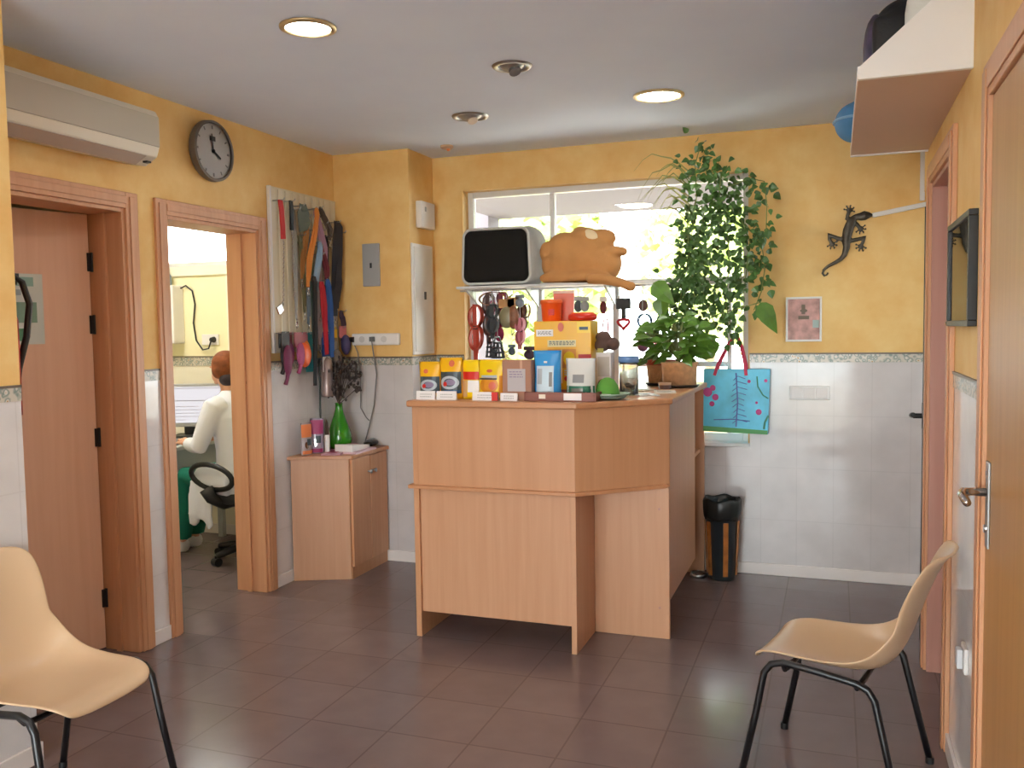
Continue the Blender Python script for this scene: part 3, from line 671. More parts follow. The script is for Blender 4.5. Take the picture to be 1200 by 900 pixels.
# ------------------------------------------------------------------ packets and boxes
def pouch(name, label, cat, loc, w, d, h, col, patches, rz=0, group=None, seal=.05, tilt=0):
    t_ = thing(name, label, cat, loc, rz, group)
    def S(u, v, s):           # u across -1..1, v up 0..1
        th = d/2*(1-abs(u)**3)*max(.05, (1-max(0, (v-.15)/.85)**1.6))*(.75+.25*min(1, v/.2))
        return Vector((u*w/2*(1-.05*math.sin(PI*v)), -s*th + tilt*v*h, v*h))
    b_ = BM(); N = 12
    A = sheet(b_, [[S(-1+2*i/N, j/N, 1) for i in range(N+1)] for j in range(N+1)])
    Bk = sheet(b_, [[S(-1+2*i/N, j/N, -1) for i in range(N+1)] for j in range(N+1)])
    bmesh.ops.remove_doubles(b_, verts=b_.verts, dist=.0015)
    rim = [e for e in b_.edges if e.is_boundary]
    bmesh.ops.holes_fill(b_, edges=rim)
    body_ = obj('pouch', b_, col, t_, smooth=True)
    for i, (nm, mt, u0, u1, v0, v1, sh_) in enumerate(patches):
        b_ = BM(); off = Vector((0, -.0012-.0006*i, 0))
        if sh_ == 'r':
            sheet(b_, [[S(u0+(u1-u0)*a/6, v0+(v1-v0)*c/6, 1)+off for a in range(7)] for c in range(7)])
        else:
            cu, cv, ru, rv = (u0+u1)/2, (v0+v1)/2, (u1-u0)/2, (v1-v0)/2
            inner = .62 if sh_ == 'o' else .02
            sheet(b_, [[S(cu+ru*r_*math.cos(2*PI*a/24), cv+rv*r_*math.sin(2*PI*a/24), 1)+off for a in range(25)] for r_ in (inner, (1+inner)/2, 1)])
        obj(nm, b_, mt, body_, solid=.0006)
    return t_
def carton(name, label, cat, loc, w, d, h, col, patches=(), rz=0, group=None, body='carton'):
    """patches: (name, material, x0,x1,z0,z1, shape) on the front (-Y) face, in fractions"""
    t_ = thing(name, label, cat, loc, rz, group)
    b_ = BM(); box(b_, -w/2, w/2, -d/2, d/2, 0, h); body_ = obj(body, b_, col, t_, bev=.003)
    for i, (nm, mt, x0, x1, z0, z1, sh_) in enumerate(patches):
        b_ = BM(); y = -d/2-.0006-.0005*i
        X0, X1, Z0, Z1 = -w/2+x0*w, -w/2+x1*w, z0*h, z1*h
        if sh_ == 'r': box(b_, X0, X1, y-.0005, y+.0005, Z0, Z1)
        elif sh_ == 't':        # rows of unreadable small print
            for r_ in range(3):
                zz = Z1-(Z1-Z0)*(r_+.5)/3; x_ = X0
                while x_ < X1-.004:
                    l = random.uniform(.006, .016); box(b_, x_, min(x_+l, X1), y-.0005, y+.0005, zz-.0022, zz+.0022); x_ += l+.004
        else:
            cx_, cz_, rx, rz_ = (X0+X1)/2, (Z0+Z1)/2, (X1-X0)/2, (Z1-Z0)/2
            prism(b_, [(cx_+rx*math.cos(2*PI*k/24), cz_+rz_*math.sin(2*PI*k/24)) for k in range(24)], 'y', y-.0005, y+.0005)
        obj(nm, b_, mt, body_)
    return t_
Yel = mat('yellow_foil', '#f0b414', .28); YelB = mat('bright_yellow_foil', '#f5cc10', .28); DkG = mat('dark_print', '#3d4a50', .35)
Red = mat('red_print', '#cf2418', .4); Wht = mat('white_card', '#ece8e8', .5); Org = mat('orange_plastic', '#ee5a1c', .35); Pink = mat('faded_red_print', '#d9694a', .4)
Ora2 = mat('amber_print', '#d98a1e', .4); Slv = mat('silver_print', '#b4bcc4', .3); Brn = mat('brown_card', '#a87860', .6); Blu = mat('blue_foil', '#3a9ade', .22)
PaleB = mat('pale_blue_print', '#cfe2ee', .35); Tan = mat('tan_print', '#d8aa72', .5); Grn = mat('green_print', '#1d6a50', .4); Gry = mat('grey_print', '#8f8f90', .5); Pur = mat('mauve_print', '#8b7a96', .5)
snack = 'treat packets on the counter'
bagp = [('label_panel', DkG, -.93, .93, .16, .60, 'r'), ('emblem', Pink, -.55, -.1, .68, .80, 'e'), ('swirl', Slv, -.85, .75, .22, .52, 'o'), ('swirl_core', Pur, -.45, .5, .30, .46, 'e'), ('red_spot', Red, -.62, -.25, .29, .40, 'e')]
pouch('treat_packet', 'small yellow treat packet with grey swirl label at counter left end', 'treat packet', (1.205, 3.955, CT), .116, .05, .183, Yel, bagp, .05, snack)
bagp2 = [('label_panel', DkG, -.93, .93, .14, .66, 'r'), ('emblem', Pink, -.15, .35, .78, .94, 'e'), ('swirl', Slv, -.9, .8, .24, .56, 'o'), ('swirl_core', Pur, -.45, .5, .33, .48, 'e'), ('red_spot', Red, -.62, -.25, .31, .42, 'e'), ('blue_band', mat('blue_print', '#2c5a86', .4), -.5, .9, .15, .22, 'r')]
pouch('treat_packet', 'taller yellow treat packet with grey swirl label, second from counter left end', 'treat packet', (1.318, 3.957, CT), .120, .05, .202, Yel, bagp2, .03, snack)
pouch('treat_packet', 'yellow treat packet with red band and pale square label', 'treat packet', (1.424, 3.975, CT), .112, .05, .190, YelB, [('red_band', Red, -.9, .9, .50, .70, 'r'), ('pale_label', Wht, -.35, .85, .18, .48, 'r'), ('buff_base', Tan, -.95, -.4, .05, .48, 'r')], 0, snack)
pouch('treat_packet', 'yellow treat packet with curved dark band and orange picture, beside brown carton', 'treat packet', (1.530, 3.957, CT), .142, .055, .192, YelB, [('picture', Ora2, -.85, .6, .17, .56, 'e'), ('dark_band', DkG, -.9, .5, .50, .54, 'r'), ('pale_band', Slv, -.7, .5, .55, .61, 'r'), ('rust_spot', Pink, -.1, .45, .25, .45, 'e'), ('emblem', Pink, -.3, .15, .68, .76, 'e'), ('side_stripe', Ora2, .66, .92, .1, .6, 'r')], -.03, snack)
cards = 'white price cards along the counter edge'
def price_card(label, x, y, w, h=.042, red=False):
    t_ = thing('price_card', label, 'price card', (x, y, CT), 0, cards)
    b_ = BM(); prism(b_, [(-.006, 0), (.012, 0), (.003, h), (-.001, h)], 'x', -w/2, w/2); c = obj('card', b_, Wht, t_)
    b_ = BM()
    for r_ in range(2):
        x_ = -w*.3
        while x_ < w*.3:
            l = random.uniform(.004, .010); z_ = h*(.35+.28*r_); y_ = -.006+.005*z_/h-.0012
            box(b_, x_, x_+l, y_, y_+.0012, z_-.0014, z_+.0014); x_ += l+.003
    obj('print', b_, Gry, c)
    if red:
        b_ = BM(); box(b_, w/2-.03, w/2, -.0085, -.002, 0, h); obj('red_corner', b_, Red, c)
price_card('white price card under the leftmost treat packet', 1.208, 3.895, .100)
price_card('white price card under the second treat packet', 1.318, 3.895, .104)
price_card('white price card with red corner under the orange picture packet', 1.520, 3.893, .130, .040, True)
price_card('white price card under the brown carton', 1.640, 3.893, .085, .036)
carton('brown_carton', 'plain brown carton with pale printed front between packet and blue wipes', 'carton', (1.668, 3.965, CT), .145, .08, .190, Brn,
       [('pale_panel', mat('pale_grey_print', '#b9b0b2', .5), .18, .80, .22, .78, 'r'), ('mauve_print', Pur, .25, .72, .55, .74, 't'), ('white_lid_mark', mat('tape', '#c79a7e', .4), .62, .70, .78, 1.0, 'r')])
# wooden tray with wipes and a white bag
t = thing('wooden_tray', 'reddish brown shallow wooden tray with two price stickers on counter', 'tray', (1.888, 3.985, CT))
W_tray = wood('tray_mahogany', '#8c4a38', '#743a2c', .4, horiz=True)
b = BM(); box(b, -.165, .165, -.085, .085, 0, .008); obj('base', b, W_tray, t)
for q in ((-.165, .165, -.093, -.085), (-.165, .165, .085, .093), (-.173, -.165, -.093, .093), (.165, .173, -.093, .093)):
    b = BM(); box(b, q[0], q[1], q[2], q[3], 0, .042); obj('rim', b, W_tray, t, bev=.002)
b = BM(); box(b, .02, .105, -.0945, -.093, .006, .038); obj('price_sticker', b, Wht, t); b = BM(); box(b, -.10, -.068, -.0945, -.093, .012, .032); obj('price_sticker', b, mat('cream_card', '#e8dccb', .5), t)
pouch('wet_wipes', 'blue wet wipes pack standing in wooden tray', 'wipes pack', (1.802, 3.985, CT+.008), .135, .075, .225, Blu,
      [('pale_label', PaleB, -.75, .55, .06, .68, 'r'), ('figure_print', Gry, .22, .45, .25, .55, 'r'), ('print_block', Slv, -.68, -.3, .3, .62, 'r'), ('painted_shine', Wht, -.2, .05, .74, .78, 'r')], .06)  # narrow white patch is a highlight painted onto the pack
pouch('white_bag', 'white and dark green bag with grey label in wooden tray', 'bag', (1.965, 3.985, CT+.008), .145, .085, .188, mat('white_foil', '#dcdcd8', .3),
      [('green_base', Grn, -.97, .97, .04, .32, 'r'), ('grey_label', Gry, -.45, .35, .40, .60, 'r'), ('grey_window', mat('dull_window', '#77786f', .2), -.5, .3, .06, .26, 'r')], -.02)
t = thing('spectacle_case', 'grey brown curved case lying in front of the tray packs', 'case', (1.86, 3.93, CT+.008))
b = BM(); ell(b, (0, 0, .016), (.045, .02, .016), 16); obj('shell', b, mat('taupe_case', '#7d6468', .4), t, smooth=True); b = BM(); box(b, -.043, .043, -.0195, -.017, .013, .016); obj('seam', b, DkG, t)
# large yellow box with things on it
carton('food_box', 'large yellow pet food box standing behind the blue wipes', 'food box', (1.818, 4.25, CT), .29, .15, .372, Yel,
       [('white_strip', Wht, .04, .34, .80, .89, 'r'), ('strip_print', Gry, .07, .31, .82, .87, 't'), ('yellow_corner', YelB, .76, .99, .84, .99, 'r'), ('corner_print', DkG, .80, .95, .88, .92, 'r'),
        ('title_band', mat('pale_title', '#ead9a0', .4), .24, .74, .66, .75, 'r'), ('title_print', DkG, .27, .72, .68, .74, 't'), ('picture_frame', Ora2, .24, .47, .38, .63, 'r'), ('picture', YelB, .26, .45, .41, .60, 'e'), ('picture_frame', Ora2, .50, .74, .38, .63, 'r'), ('picture', YelB, .52, .72, .41, .60, 'e'),
        ('red_band', Red, .78, 1.0, .44, .56, 'r'), ('buff_block', mat('salmon_print', '#e59a5a', .4), .0, .26, .40, .52, 'r'), ('mast', mat('cream_print', '#eee0c0', .4), .475, .50, .18, .62, 'r'), ('emblem', Pink, .43, .53, .86, .98, 'e'), ('crest', Red, .53, .72, .2, .28, 'e'), ('crest_print', Slv, .54, .72, .28, .36, 't')], .02)
t = thing('treat_tub', 'orange tub standing on top of the large yellow box', 'tub', (1.742, 4.25, CT+.372))
b = BM(); lathe(b, [(.044, 0), (.047, .004), (.052, .085), (.055, .088), (.055, .097), (.048, .098)], seg=28); obj('tub', b, Org, t, smooth=True)
b = BM(); lathe(b, [(.0555, .088), (.0565, .092), (.0565, .104), (.05, .108), (.001, .108)], seg=28); obj('lid', b, mat('deep_orange_lid', '#e8642a', .35), t, smooth=True)
b = BM(); box(b, .0, .03, -.053, -.050, .03, .06); obj('label', b, Red, t)
t = thing('clear_pouch', 'clear red tinted pouch standing behind the orange tub', 'pouch', (1.79, 4.31, CT+.372))
b = BM(); prism(b, [(-.05, 0), (.05, 0), (.055, .14), (-.055, .14)], 'y', -.008, .008); obj('film', b, mat('salmon_film', '#d9735c', .3), t, bev=.004); b = BM(); box(b, -.055, .055, -.009, .009, .14, .155); obj('seal', b, mat('pale_film', '#d8b5a8', .3), t)
t = thing('flying_disc', 'red and orange rubber ring toy lying on the yellow box', 'dog toy', (1.905, 4.245, CT+.372))
b = BM(); tube(b, [(.055*math.cos(2*PI*k/28), .055*math.sin(2*PI*k/28), .018) for k in range(28)], .018, 10, closed=True); obj('ring', b, mat('red_rubber', '#d8321c', .35), t, smooth=True)
b = BM(); tube(b, [(.05*math.cos(2*PI*k/28), .05*math.sin(2*PI*k/28), .032) for k in range(28)], .009, 8, closed=True); obj('orange_rim', b, Org, t, smooth=True)
carton('white_carton', 'narrow white carton with brown bun shaped toy on top beside the yellow box', 'carton', (2.012, 4.27, CT), .075, .08, .215, Wht, [('grey_panel', mat('pale_grey_card', '#c9c5c0', .5), .1, .9, .45, .9, 'r'), ('red_print', mat('plum_print', '#a03a5c', .5), .1, .8, .1, .4, 'e')])
t = thing('round_toy', 'brown bun shaped toy resting on the narrow white carton', 'dog toy', (2.012, 4.27, CT+.215))
b = BM(); ell(b, (-.015, 0, .035), (.04, .04, .035), 14); ell(b, (.04, .0, .04), (.033, .035, .032), 14); ell(b, (-.01, .0, .075), (.04, .03, .03), 12); obj('body', b, mat('brown_plush', '#5c443c', .8, bump=.3), t, remesh=.006, smoothit=2); b = BM(); box(b, -.03, .0, -.042, -.035, .0, .02); obj('tag', b, mat('olive_tag', '#a8a04a', .5), t)
# jar, plate with green dome, papers
t = thing('storage_jar', 'clear round jar with blue lid at the counter corner', 'jar', (2.115, 4.33, CT))
M_clear = mat('clear_plastic', '#e9eee9', .08, trans=.9); b = BM(); lathe(b, [(.044, 0), (.048, .006), (.048, .15), (.042, .165), (.040, .165), (.045, .148), (.045, .009), (.001, .007)], seg=28, cap=False); b.faces.ensure_lookup_table(); obj('jar', b, M_clear, t, smooth=True)
b = BM(); lathe(b, [(.045, .162), (.051, .163), (.051, .19), (.047, .194), (.001, .195)], seg=28); obj('lid', b, mat('blue_lid', '#6f93c8', .4), t, smooth=True)
b = BM(); 
for k in range(9): ell(b, (random.uniform(-.025, .025), random.uniform(-.025, .025), .022+.010*(k % 3)), (.014, .010, .009), 8)
obj('treats', b, mat('biscuit', '#c99a68', .8), t)
t = thing('plate_stack', 'stacked grey green plates at the counter corner under the green dome', 'plates', (2.085, 4.05, CT))
for k, (r_, z_, c_) in enumerate(((.085, 0, '#6b7a70'), (.098, .012, '#93a893'))):
    b = BM(); lathe(b, [(.05, z_), (r_*.8, z_+.004), (r_, z_+.016), (r_-.004, z_+.018), (r_*.75, z_+.008), (.001, z_+.007)], seg=32); obj('plate', b, mat('plate_glaze_%s' % 'ab'[k], c_, .25), t, smooth=True)
t = thing('green_dome', 'bright green domed sponge on the grey green plates', 'sponge', (2.075, 4.05, CT+.02))
b = BM(); lathe(b, [(.056, 0), (.058, .012), (.05, .045), (.032, .072), (.012, .082), (.001, .083)], seg=24); obj('dome', b, mat('green_sponge', '#5c9a3a', .75, bump=.2, var=.1), t, smooth=True); b = BM(); box(b, -.03, .03, -.064, -.057, .0, .009); obj('white_edge', b, Wht, t)
for i, (x, y, rz, w_, l_, c_, lb) in enumerate(((2.20, 4.32, .5, .10, .15, '#d7d9d8', 'grey white leaflet nearest the plates on the counter wing'), (2.26, 4.52, .2, .11, .16, '#e3ddd2', 'cream leaflet on the counter wing in front of the plant pots'), (2.12, 4.62, -.3, .10, .14, '#cdbfae', 'buff leaflet behind the clear jar on the counter wing'))):
    t = thing('leaflet', lb, 'leaflet', (x, y, CT), rz, 'leaflets on the counter wing')
    b = BM(); box(b, -w_/2, w_/2, -l_/2, l_/2, 0, .006); o = obj('paper', b, mat('leaflet_paper_%s' % 'abc'[i], c_, .5), t)
    b = BM()
    for r_ in range(4): box(b, -w_*.35, w_*random.uniform(.1, .38), -l_*.3+r_*l_*.18, -l_*.3+r_*l_*.18+.006, .006, .0066)
    obj('print', b, Gry, o)
t = thing('small_tin', 'small dark brown tin on the counter wing beside the plates', 'tin', (2.215, 4.78, CT)); b = BM(); lathe(b, [(.032, 0), (.034, .004), (.034, .022)], seg=24); obj('tin', b, mat('dark_brown_tin', '#5a3a30', .4), t); b = BM(); lathe(b, [(.035, .022), (.035, .034), (.001, .036)], seg=24); obj('lid', b, mat('buff_tin', '#b9967a', .4), t)

# ------------------------------------------------------------------ potted plants
M_leaf = mat('pothos_leaf', '#557d2a', .38, var=.3, varscale=14); M_ivy = mat('ivy_leaf', '#43642b', .42, var=.35, varscale=9); M_stem = mat('plant_stem', '#6f7a3c', .6); M_soil = mat('soil', '#3a2a20', .95, bump=.4)
def leaf(b_, p, d, n, L, W):
    d = d.normalized(); s = d.cross(n)
    if s.length < 1e-4: s = d.cross(Vector((1, 0, .2)))
    s.normalize(); n = s.cross(d)
    prof = ((0, .0), (.08, .55), (.25, 1), (.5, .85), (.78, .42), (1, 0)); mid = []; l_ = []; r_ = []
    for t_, w_ in prof:
        c = p+d*L*t_-n*L*.22*t_*t_
        mid.append(b_.verts.new(c))
        l_.append(None if w_ == 0 else b_.verts.new(c+s*W*w_/2+n*W*.12*w_)); r_.append(None if w_ == 0 else b_.verts.new(c-s*W*w_/2+n*W*.12*w_))
    for k in range(5):
        for side in (l_, r_):
            q = [x for x in (mid[k], mid[k+1], side[k+1], side[k]) if x]
            b_.faces.new(q if side is r_ else q[::-1])
def pot(t_, r0, r1, h, mt, rim=None):
    b_ = BM(); lathe(b_, [(r0, .012), (r1, h-.012), (r1+.004, h-.010), (r1+.004, h), (r1-.006, h), (r1-.008, h-.02), (.001, h-.021)], seg=32); obj('pot', b_, mt, t_, smooth=True)
    b_ = BM(); lathe(b_, [(r0+.004, 0), (r0+.018, .012), (r0+.016, .016), (r0, .014), (.001, .012)], seg=32); obj('saucer', b_, mat('dark_saucer', '#2e2620', .5), t_)
    b_ = BM(); lathe(b_, [(.001, h-.019), (r1-.008, h-.019), (r1-.02, h-.006), (.001, h-.002)], seg=24); obj('soil', b_, M_soil, t_)
Mwov = mat('woven_tan_pot', '#d2a274', .7, bump=.6, bumpscale=90, var=.12, varscale=40)
px, py = 2.268, 4.93
t = thing('potted_pothos', 'bushy broad leaved plant in woven tan pot at the counter wing end', 'potted plant', (px, py, CT))
pot(t, .092, .098, .140, Mwov)
bs, bl = BM(), BM()
for i in range(120):
    a = random.uniform(0, 2*PI); r_ = random.uniform(.02, .21)*(1 if math.cos(a) < .3 else .8); z_ = .16+random.uniform(-.01, .24)*(1-(r_/.32)**2)
    p = Vector((r_*math.cos(a)*1.0-.02, r_*math.sin(a)*.8, z_)); d = Vector((math.cos(a), math.sin(a)*.8, random.uniform(-.5, .4)))
    n = Vector((random.uniform(-.6, .4), -.8, 1.0))
    leaf(bl, p, d, n, random.uniform(.06, .105), random.uniform(.045, .08))
    if i % 3 == 0: tube(bs, [(0, 0, .14), (p.x*.5, p.y*.5, .16+(z_-.14)*.7), p], .0025, 5)
for P, d, L_, W_ in (((-.10, 0, .50), (.05, -.2, -.9), .13, .10), ((-.14, -.02, .58), (.62, -.2, -.62), .17, .11), ((.43, .05, .46), (.45, -.1, -.9), .19, .10), ((.19, -.03, .26), (-.1, -.2, -1), .10, .085)):
    leaf(bl, Vector(P), Vector(d), Vector((-.2, -1, .35)), L_, W_); tube(bs, [(0, 0, .14), (P[0]*.4, P[1], P[2]*.85), P], .003, 5)
obj('stems', bs, M_stem, t); obj('foliage', bl, M_leaf, t)
t = thing('potted_ivy', 'tall climbing ivy reaching the ceiling from red rimmed pot at window', 'potted plant', (2.135, 5.08, CT))
pot(t, .070, .082, .145, Mwov)
b = BM(); lathe(b, [(.084, .118), (.088, .120), (.088, .147), (.084, .148)], seg=32, cap=False); obj('rim_band', b, mat('brick_red_rim', '#a4432f', .6), t)
bs, bl = BM(), BM()
paths = []
def vine(pts, n, spread, leafsize=(.028, .048), rr=.003):
    pts = [Vector(p) for p in pts]; tube(bs, pts, rr, 6)
    segs = [(pts[i+1]-pts[i]).length for i in range(len(pts)-1)]; tot = sum(segs)
    for _ in range(n):
        q = random.uniform(.02, 1)*tot; i = 0
        while i < len(segs)-1 and q > segs[i]: q -= segs[i]; i += 1
        p = pts[i].lerp(pts[i+1], min(1, q/segs[i]))
        o_ = Vector((random.gauss(0, spread), random.gauss(0, spread*.7), random.gauss(0, spread)))
        L_ = random.uniform(*leafsize)
        leaf(bl, p+o_, Vector((o_.x+random.gauss(0, .02), o_.y-.01, o_.z-.02)) + Vector((0, 0, -.01)), Vector((random.gauss(0, .4), -1, random.uniform(.2, .9))), L_, L_*random.uniform(.75, 1.0))
o0 = (0, 0, .14)
vine([o0, (.10, -.02, .40), (.17, -.02, .75), (.21, -.02, 1.05), (.20, 0, 1.24), (.235, 0, 1.36)], 230, .045)
vine([o0, (.13, .02, .5), (.25, .0, .8), (.33, .0, 1.0), (.34, 0, 1.15), (.36, 0, 1.22)], 290, .055)
vine([(.20, 0, 1.26), (.30, 0, 1.17), (.37, -.02, 1.0), (.39, -.03, .7), (.37, -.02, .45), (.40, 0, .32)], 250, .05)
vine([(.33, 0, 1.0), (.43, 0, .98), (.50, -.02, .8), (.47, 0, .55)], 130, .04)
vine([(.36, 0, 1.1), (.50, -.01, 1.14), (.575, -.01, 1.12), (.59, -.02, .98), (.585, -.02, .82)], 42, .024, (.03, .05))
vine([(.47, 0, .9), (.56, 0, .78), (.58, 0, .66), (.56, .0, .52), (.52, 0, .42)], 46, .03, (.03, .05))
vine([(.21, -.02, 1.05), (.16, -.03, .9), (.17, -.03, .7), (.20, -.03, .5)], 120, .04)
vine([(.25, 0, .8), (.22, 0, .6), (.28, -.02, .42), (.33, -.02, .30)], 120, .05)
obj('stems', bs, M_stem, t); obj('foliage', bl, M_ivy, t)
b = BM()
for k in range(16):
    a = random.uniform(.75, 1.35)*PI; L_ = random.uniform(.18, .34); p0 = Vector((.17, 0, 1.0+.02*k-.1)); rows = []
    dx_, dy_ = math.cos(a), math.sin(a)*.4
    for j in range(7):
        u_ = j/6; c = p0+Vector((dx_*L_*u_, dy_*L_*u_, .16*math.sin(u_*2.0)*random.uniform(.9, 1.1)-.10*u_*u_*(1+k % 3)))
        w_ = .006*(1-u_*.9); rows.append([c+Vector((0, -.3*w_, w_)), c, c+Vector((0, .3*w_, -w_))])
    sheet(b, rows)
obj('blade_leaves', b, mat('strap_leaf', '#8a8a4a', .5, var=.2), t)

# ------------------------------------------------------------------ things on the left wall
t = thing('air_conditioner', 'long off white wall air conditioner above the ajar door', 'air conditioner', (0, 2.84, 2.265))
M_ac = mat('grey_tan_plastic', '#b5ab9c', .45); M_ac2 = mat('paler_tan_plastic', '#d8cebe', .4)  # front panel tone darker, casing tone paler
b = BM(); prism(b, [(.003, .02), (.12, 0), (.185, .035), (.20, .075), (.20, .215), (.185, .24), (.003, .245)], 'y', -.44, .44)
obj('casing', b, M_ac2, t, bev=.006)
b = BM(); box(b, .198, .206, -.435, .435, .078, .212); obj('front_panel', b, M_ac, t, bev=.003)
b = BM(); prism(b, [(.122, .0), (.186, .034), (.1875, .031), (.124, -.003)], 'y', -.40, .37); obj('louvre', b, mat('louvre_grey', '#b8a9a0', .5), t)
b = BM(); box(b, .150, .175, .385, .41, .006, .014); obj('indicator', b, M_black, t)
# clock
t = thing('wall_clock', 'round white wall clock with dark rim on yellow wall', 'clock', (0.002, 3.862, 2.447))
def xl(prof, seg=48):    # lathe about the X axis
    b_ = BM(); lathe(b_, prof, seg=seg, cap=False)
    for v in b_.verts: v.co = Vector((v.co.z, v.co.x, v.co.y))
    return b_
obj('rim', xl([(.001, 0), (.150, 0), (.157, .012), (.155, .042), (.144, .046), (.140, .036)]), mat('clock_rim', '#6d645f', .35, .2), t, smooth=False)
dial = obj('dial', xl([(.001, .028), (.146, .028)]), mat('clock_dial', '#f2eff2', .6), t)
b = BM()
for k in range(12):
    a = PI/6*k; q = Vector((.0295, math.sin(a)*.122, math.cos(a)*.122)); R = Matrix.Rotation(-a, 3, 'X'); obox(b, q, (.001, .007 if k % 3 else .011, .018), R)
obj('hour_marks', b, mat('mark_grey', '#8d8a90', .5), dial)
b = BM(); box(b, .029, .0302, -.022, -.002, .052, .076); box(b, .029, .0302, .002, .022, .052, .076); obj('dial_emblem', b, mat('mark_dark', '#3a383c', .5), dial)
b = BM(); obox(b, (.032, -.004, .040), (.002, .007, .095), Matrix.Rotation(.08, 3, 'X')); obj('minute_hand', b, M_black, t)
b = BM(); obox(b, (.0335, .026, -.015), (.002, .010, .068), Matrix.Rotation(-2.094, 3, 'X')); obj('hour_hand', b, M_black, t)
b = BM(); cyl(b, (.029, 0, 0), (.037, 0, 0), .009, seg=14); obj('spindle', b, M_black, t)
obj('cover_glass', xl([(.001, .041), (.142, .040)]), M_glass, t)
# fire extinguisher on the end of the thick wall, poster on the ajar leaf
t = thing('fire_extinguisher', 'red fire extinguisher with black hose behind the yellow wall edge at left', 'fire extinguisher', (.235, 2.365, 1.20))
b = BM(); lathe(b, [(.055, 0), (.075, .015), (.075, .36), (.06, .405), (.028, .43), (.024, .45)], seg=24); obj('cylinder', b, mat('extinguisher_red', '#b8241c', .3), t, smooth=True)
b = BM(); cyl(b, (0, 0, .45), (0, 0, .49), .02); box(b, -.012, .012, -.02, .09, .49, .505); box(b, -.012, .012, -.02, .10, .52, .532); obj('valve', b, M_black, t)
b = BM(); tube(b, [(.0, .02, .475), (.02, .07, .52), (.025, .10, .50), (.04, .115, .42), (.03, .105, .30), (.0, .09, .18), (-.02, .085, .05)], .012, 10); obj('hose', b, M_black, t, smooth=True)
b = BM(); box(b, -.05, .05, -.086, -.072, .25, .40); obj('bracket', b, M_black, t)
t = thing('door_poster', 'green and white notice sheet stuck on the ajar brown door', 'poster', (0, 0, 0))
dv = Vector((dx, dy, 0)); nv = Vector((-dy, dx, 0)); nv = nv if nv.x > 0 else -nv
pc = Vector((hx, hy, 1.62))+dv*.338+nv*.0195
Rp = Matrix((-dv, -nv, U)).transposed()
def flat(name, m_, x0, x1, z0, z1, off, par):
    b_ = BM(); obox(b_, Vector(((x0+x1)/2, -off, (z0+z1)/2)), (x1-x0, .0012, z1-z0), Matrix.Identity(3)); return obj(name, b_, m_, par)
sheet_ = flat('sheet', mat('poster_paper', '#d5dcd4', .5), -.115, .115, -.155, .155, 0, t)
flat('green_picture', mat('poster_green', '#7fa08a', .5), -.105, .085, -.06, .03, .0012, sheet_); flat('green_picture', mat('poster_green_dark', '#4f8a68', .5), -.105, .04, -.14, -.085, .0012, sheet_)
flat('heading', mat('poster_teal', '#8fb3a8', .5), -.105, .075, .10, .14, .0012, sheet_); flat('heading', mat('poster_grey', '#a3b0ae', .5), -.1, .02, .06, .085, .0012, sheet_)
t.location = pc; t.rotation_euler = Rp.to_euler()

# slatwall panel with leads
t = thing('slatwall_panel', 'cream slatted display panel full of hanging leads', 'display panel', (.001, 4.72, 1.38))
b = BM(); box(b, 0, .012, -.355, .365, 0, .965); bo = obj('board', b, mat('cream_board', '#dccfb2', .5), t)
b = BM()
for k in range(10): box(b, .012, .018, -.345+k*.0725, -.345+k*.0725+.045, .01, .955)
obj('slats', b, mat('pale_slats', '#e2d7bf', .45), t, bev=.002)
b = BM(); box(b, .0, .022, -.362, -.348, 0, .965); obj('edge_strip', b, M_white, t)
hooks = t
def hook(y, z, L_=.075):
    b_ = BM(); tube(b_, [(.018, y-4.72, z-1.38), (.018+L_, y-4.72, z-1.38), (.018+L_+.006, y-4.72, z-1.38+.012)], .003, 6); obj('hook', b_, M_silver, hooks)
GL = 'leads hanging on the slatted panel'
def lead(label, cat, name, y, zt, zb, col, x=.06, w=.016, strands=((0, 0), (.012, .01)), sway=0, clip=True, dogear=.02):
    hook(y, zt)
    t_ = thing(name, label, cat, (x, y, zt), 0, GL)
    b_ = BM(); H = zt-zb
    for i, (a, c) in enumerate(strands):
        z1 = -H*(1-.08*i)
        pts = [(0, 0, .004), (.004*(i+1), a*.4, -.03), (.008*(i % 2), a+sway*.3, -H*.3), (.006*i, c+sway*.65, -H*.65), (0, c*.6+sway, z1)]
        strap(b_, pts, (.25, 1, 0), w, .004)
    tube(b_, [(0, dogear*math.sin(2*PI*k/14), -.025+.030*math.cos(2*PI*k/14)-.0) for k in range(14)], .004, 6, closed=True)
    obj('strap', b_, col, t_)
    if clip:
        b_ = BM(); q = Vector((.004, strands[0][1]*.6+sway, -H))
        tube(b_, [q, q-U*.025], .006, 8); tube(b_, [q-U*.04+Vector((0, .011*math.sin(2*PI*k/12), .014*math.cos(2*PI*k/12))) for k in range(12)], .003, 6, closed=True)
        obj('clip', b_, M_chrome, t_, smooth=True)
    return t_
def C(n, h): return mat(n, h, .65)
hook(4.39, 2.262)
t = thing('chain_lead', 'chain lead with red grip hanging leftmost on slatted panel', 'dog lead', (.07, 4.39, 2.26), 0, GL)
b = BM(); strap(b, [(0, 0, .003), (.006, .002, -.05), (.004, .012, -.15), (0, .02, -.22)], (.2, 1, 0), .032, .012); obj('grip', b, mat('red_grip', '#c42022', .5), t, bev=.003)
b = BM()
for k in range(28): tube(b, [(0+.004*(k % 2), .02-.0008*k+.004*math.sin(a_)*(1 if k % 2 else .3), -.23-.0135*k+.008*math.cos(a_)) for a_ in [2*PI*j/8 for j in range(8)]], .0018, 5, closed=True)
obj('chain', b, M_chrome, t)
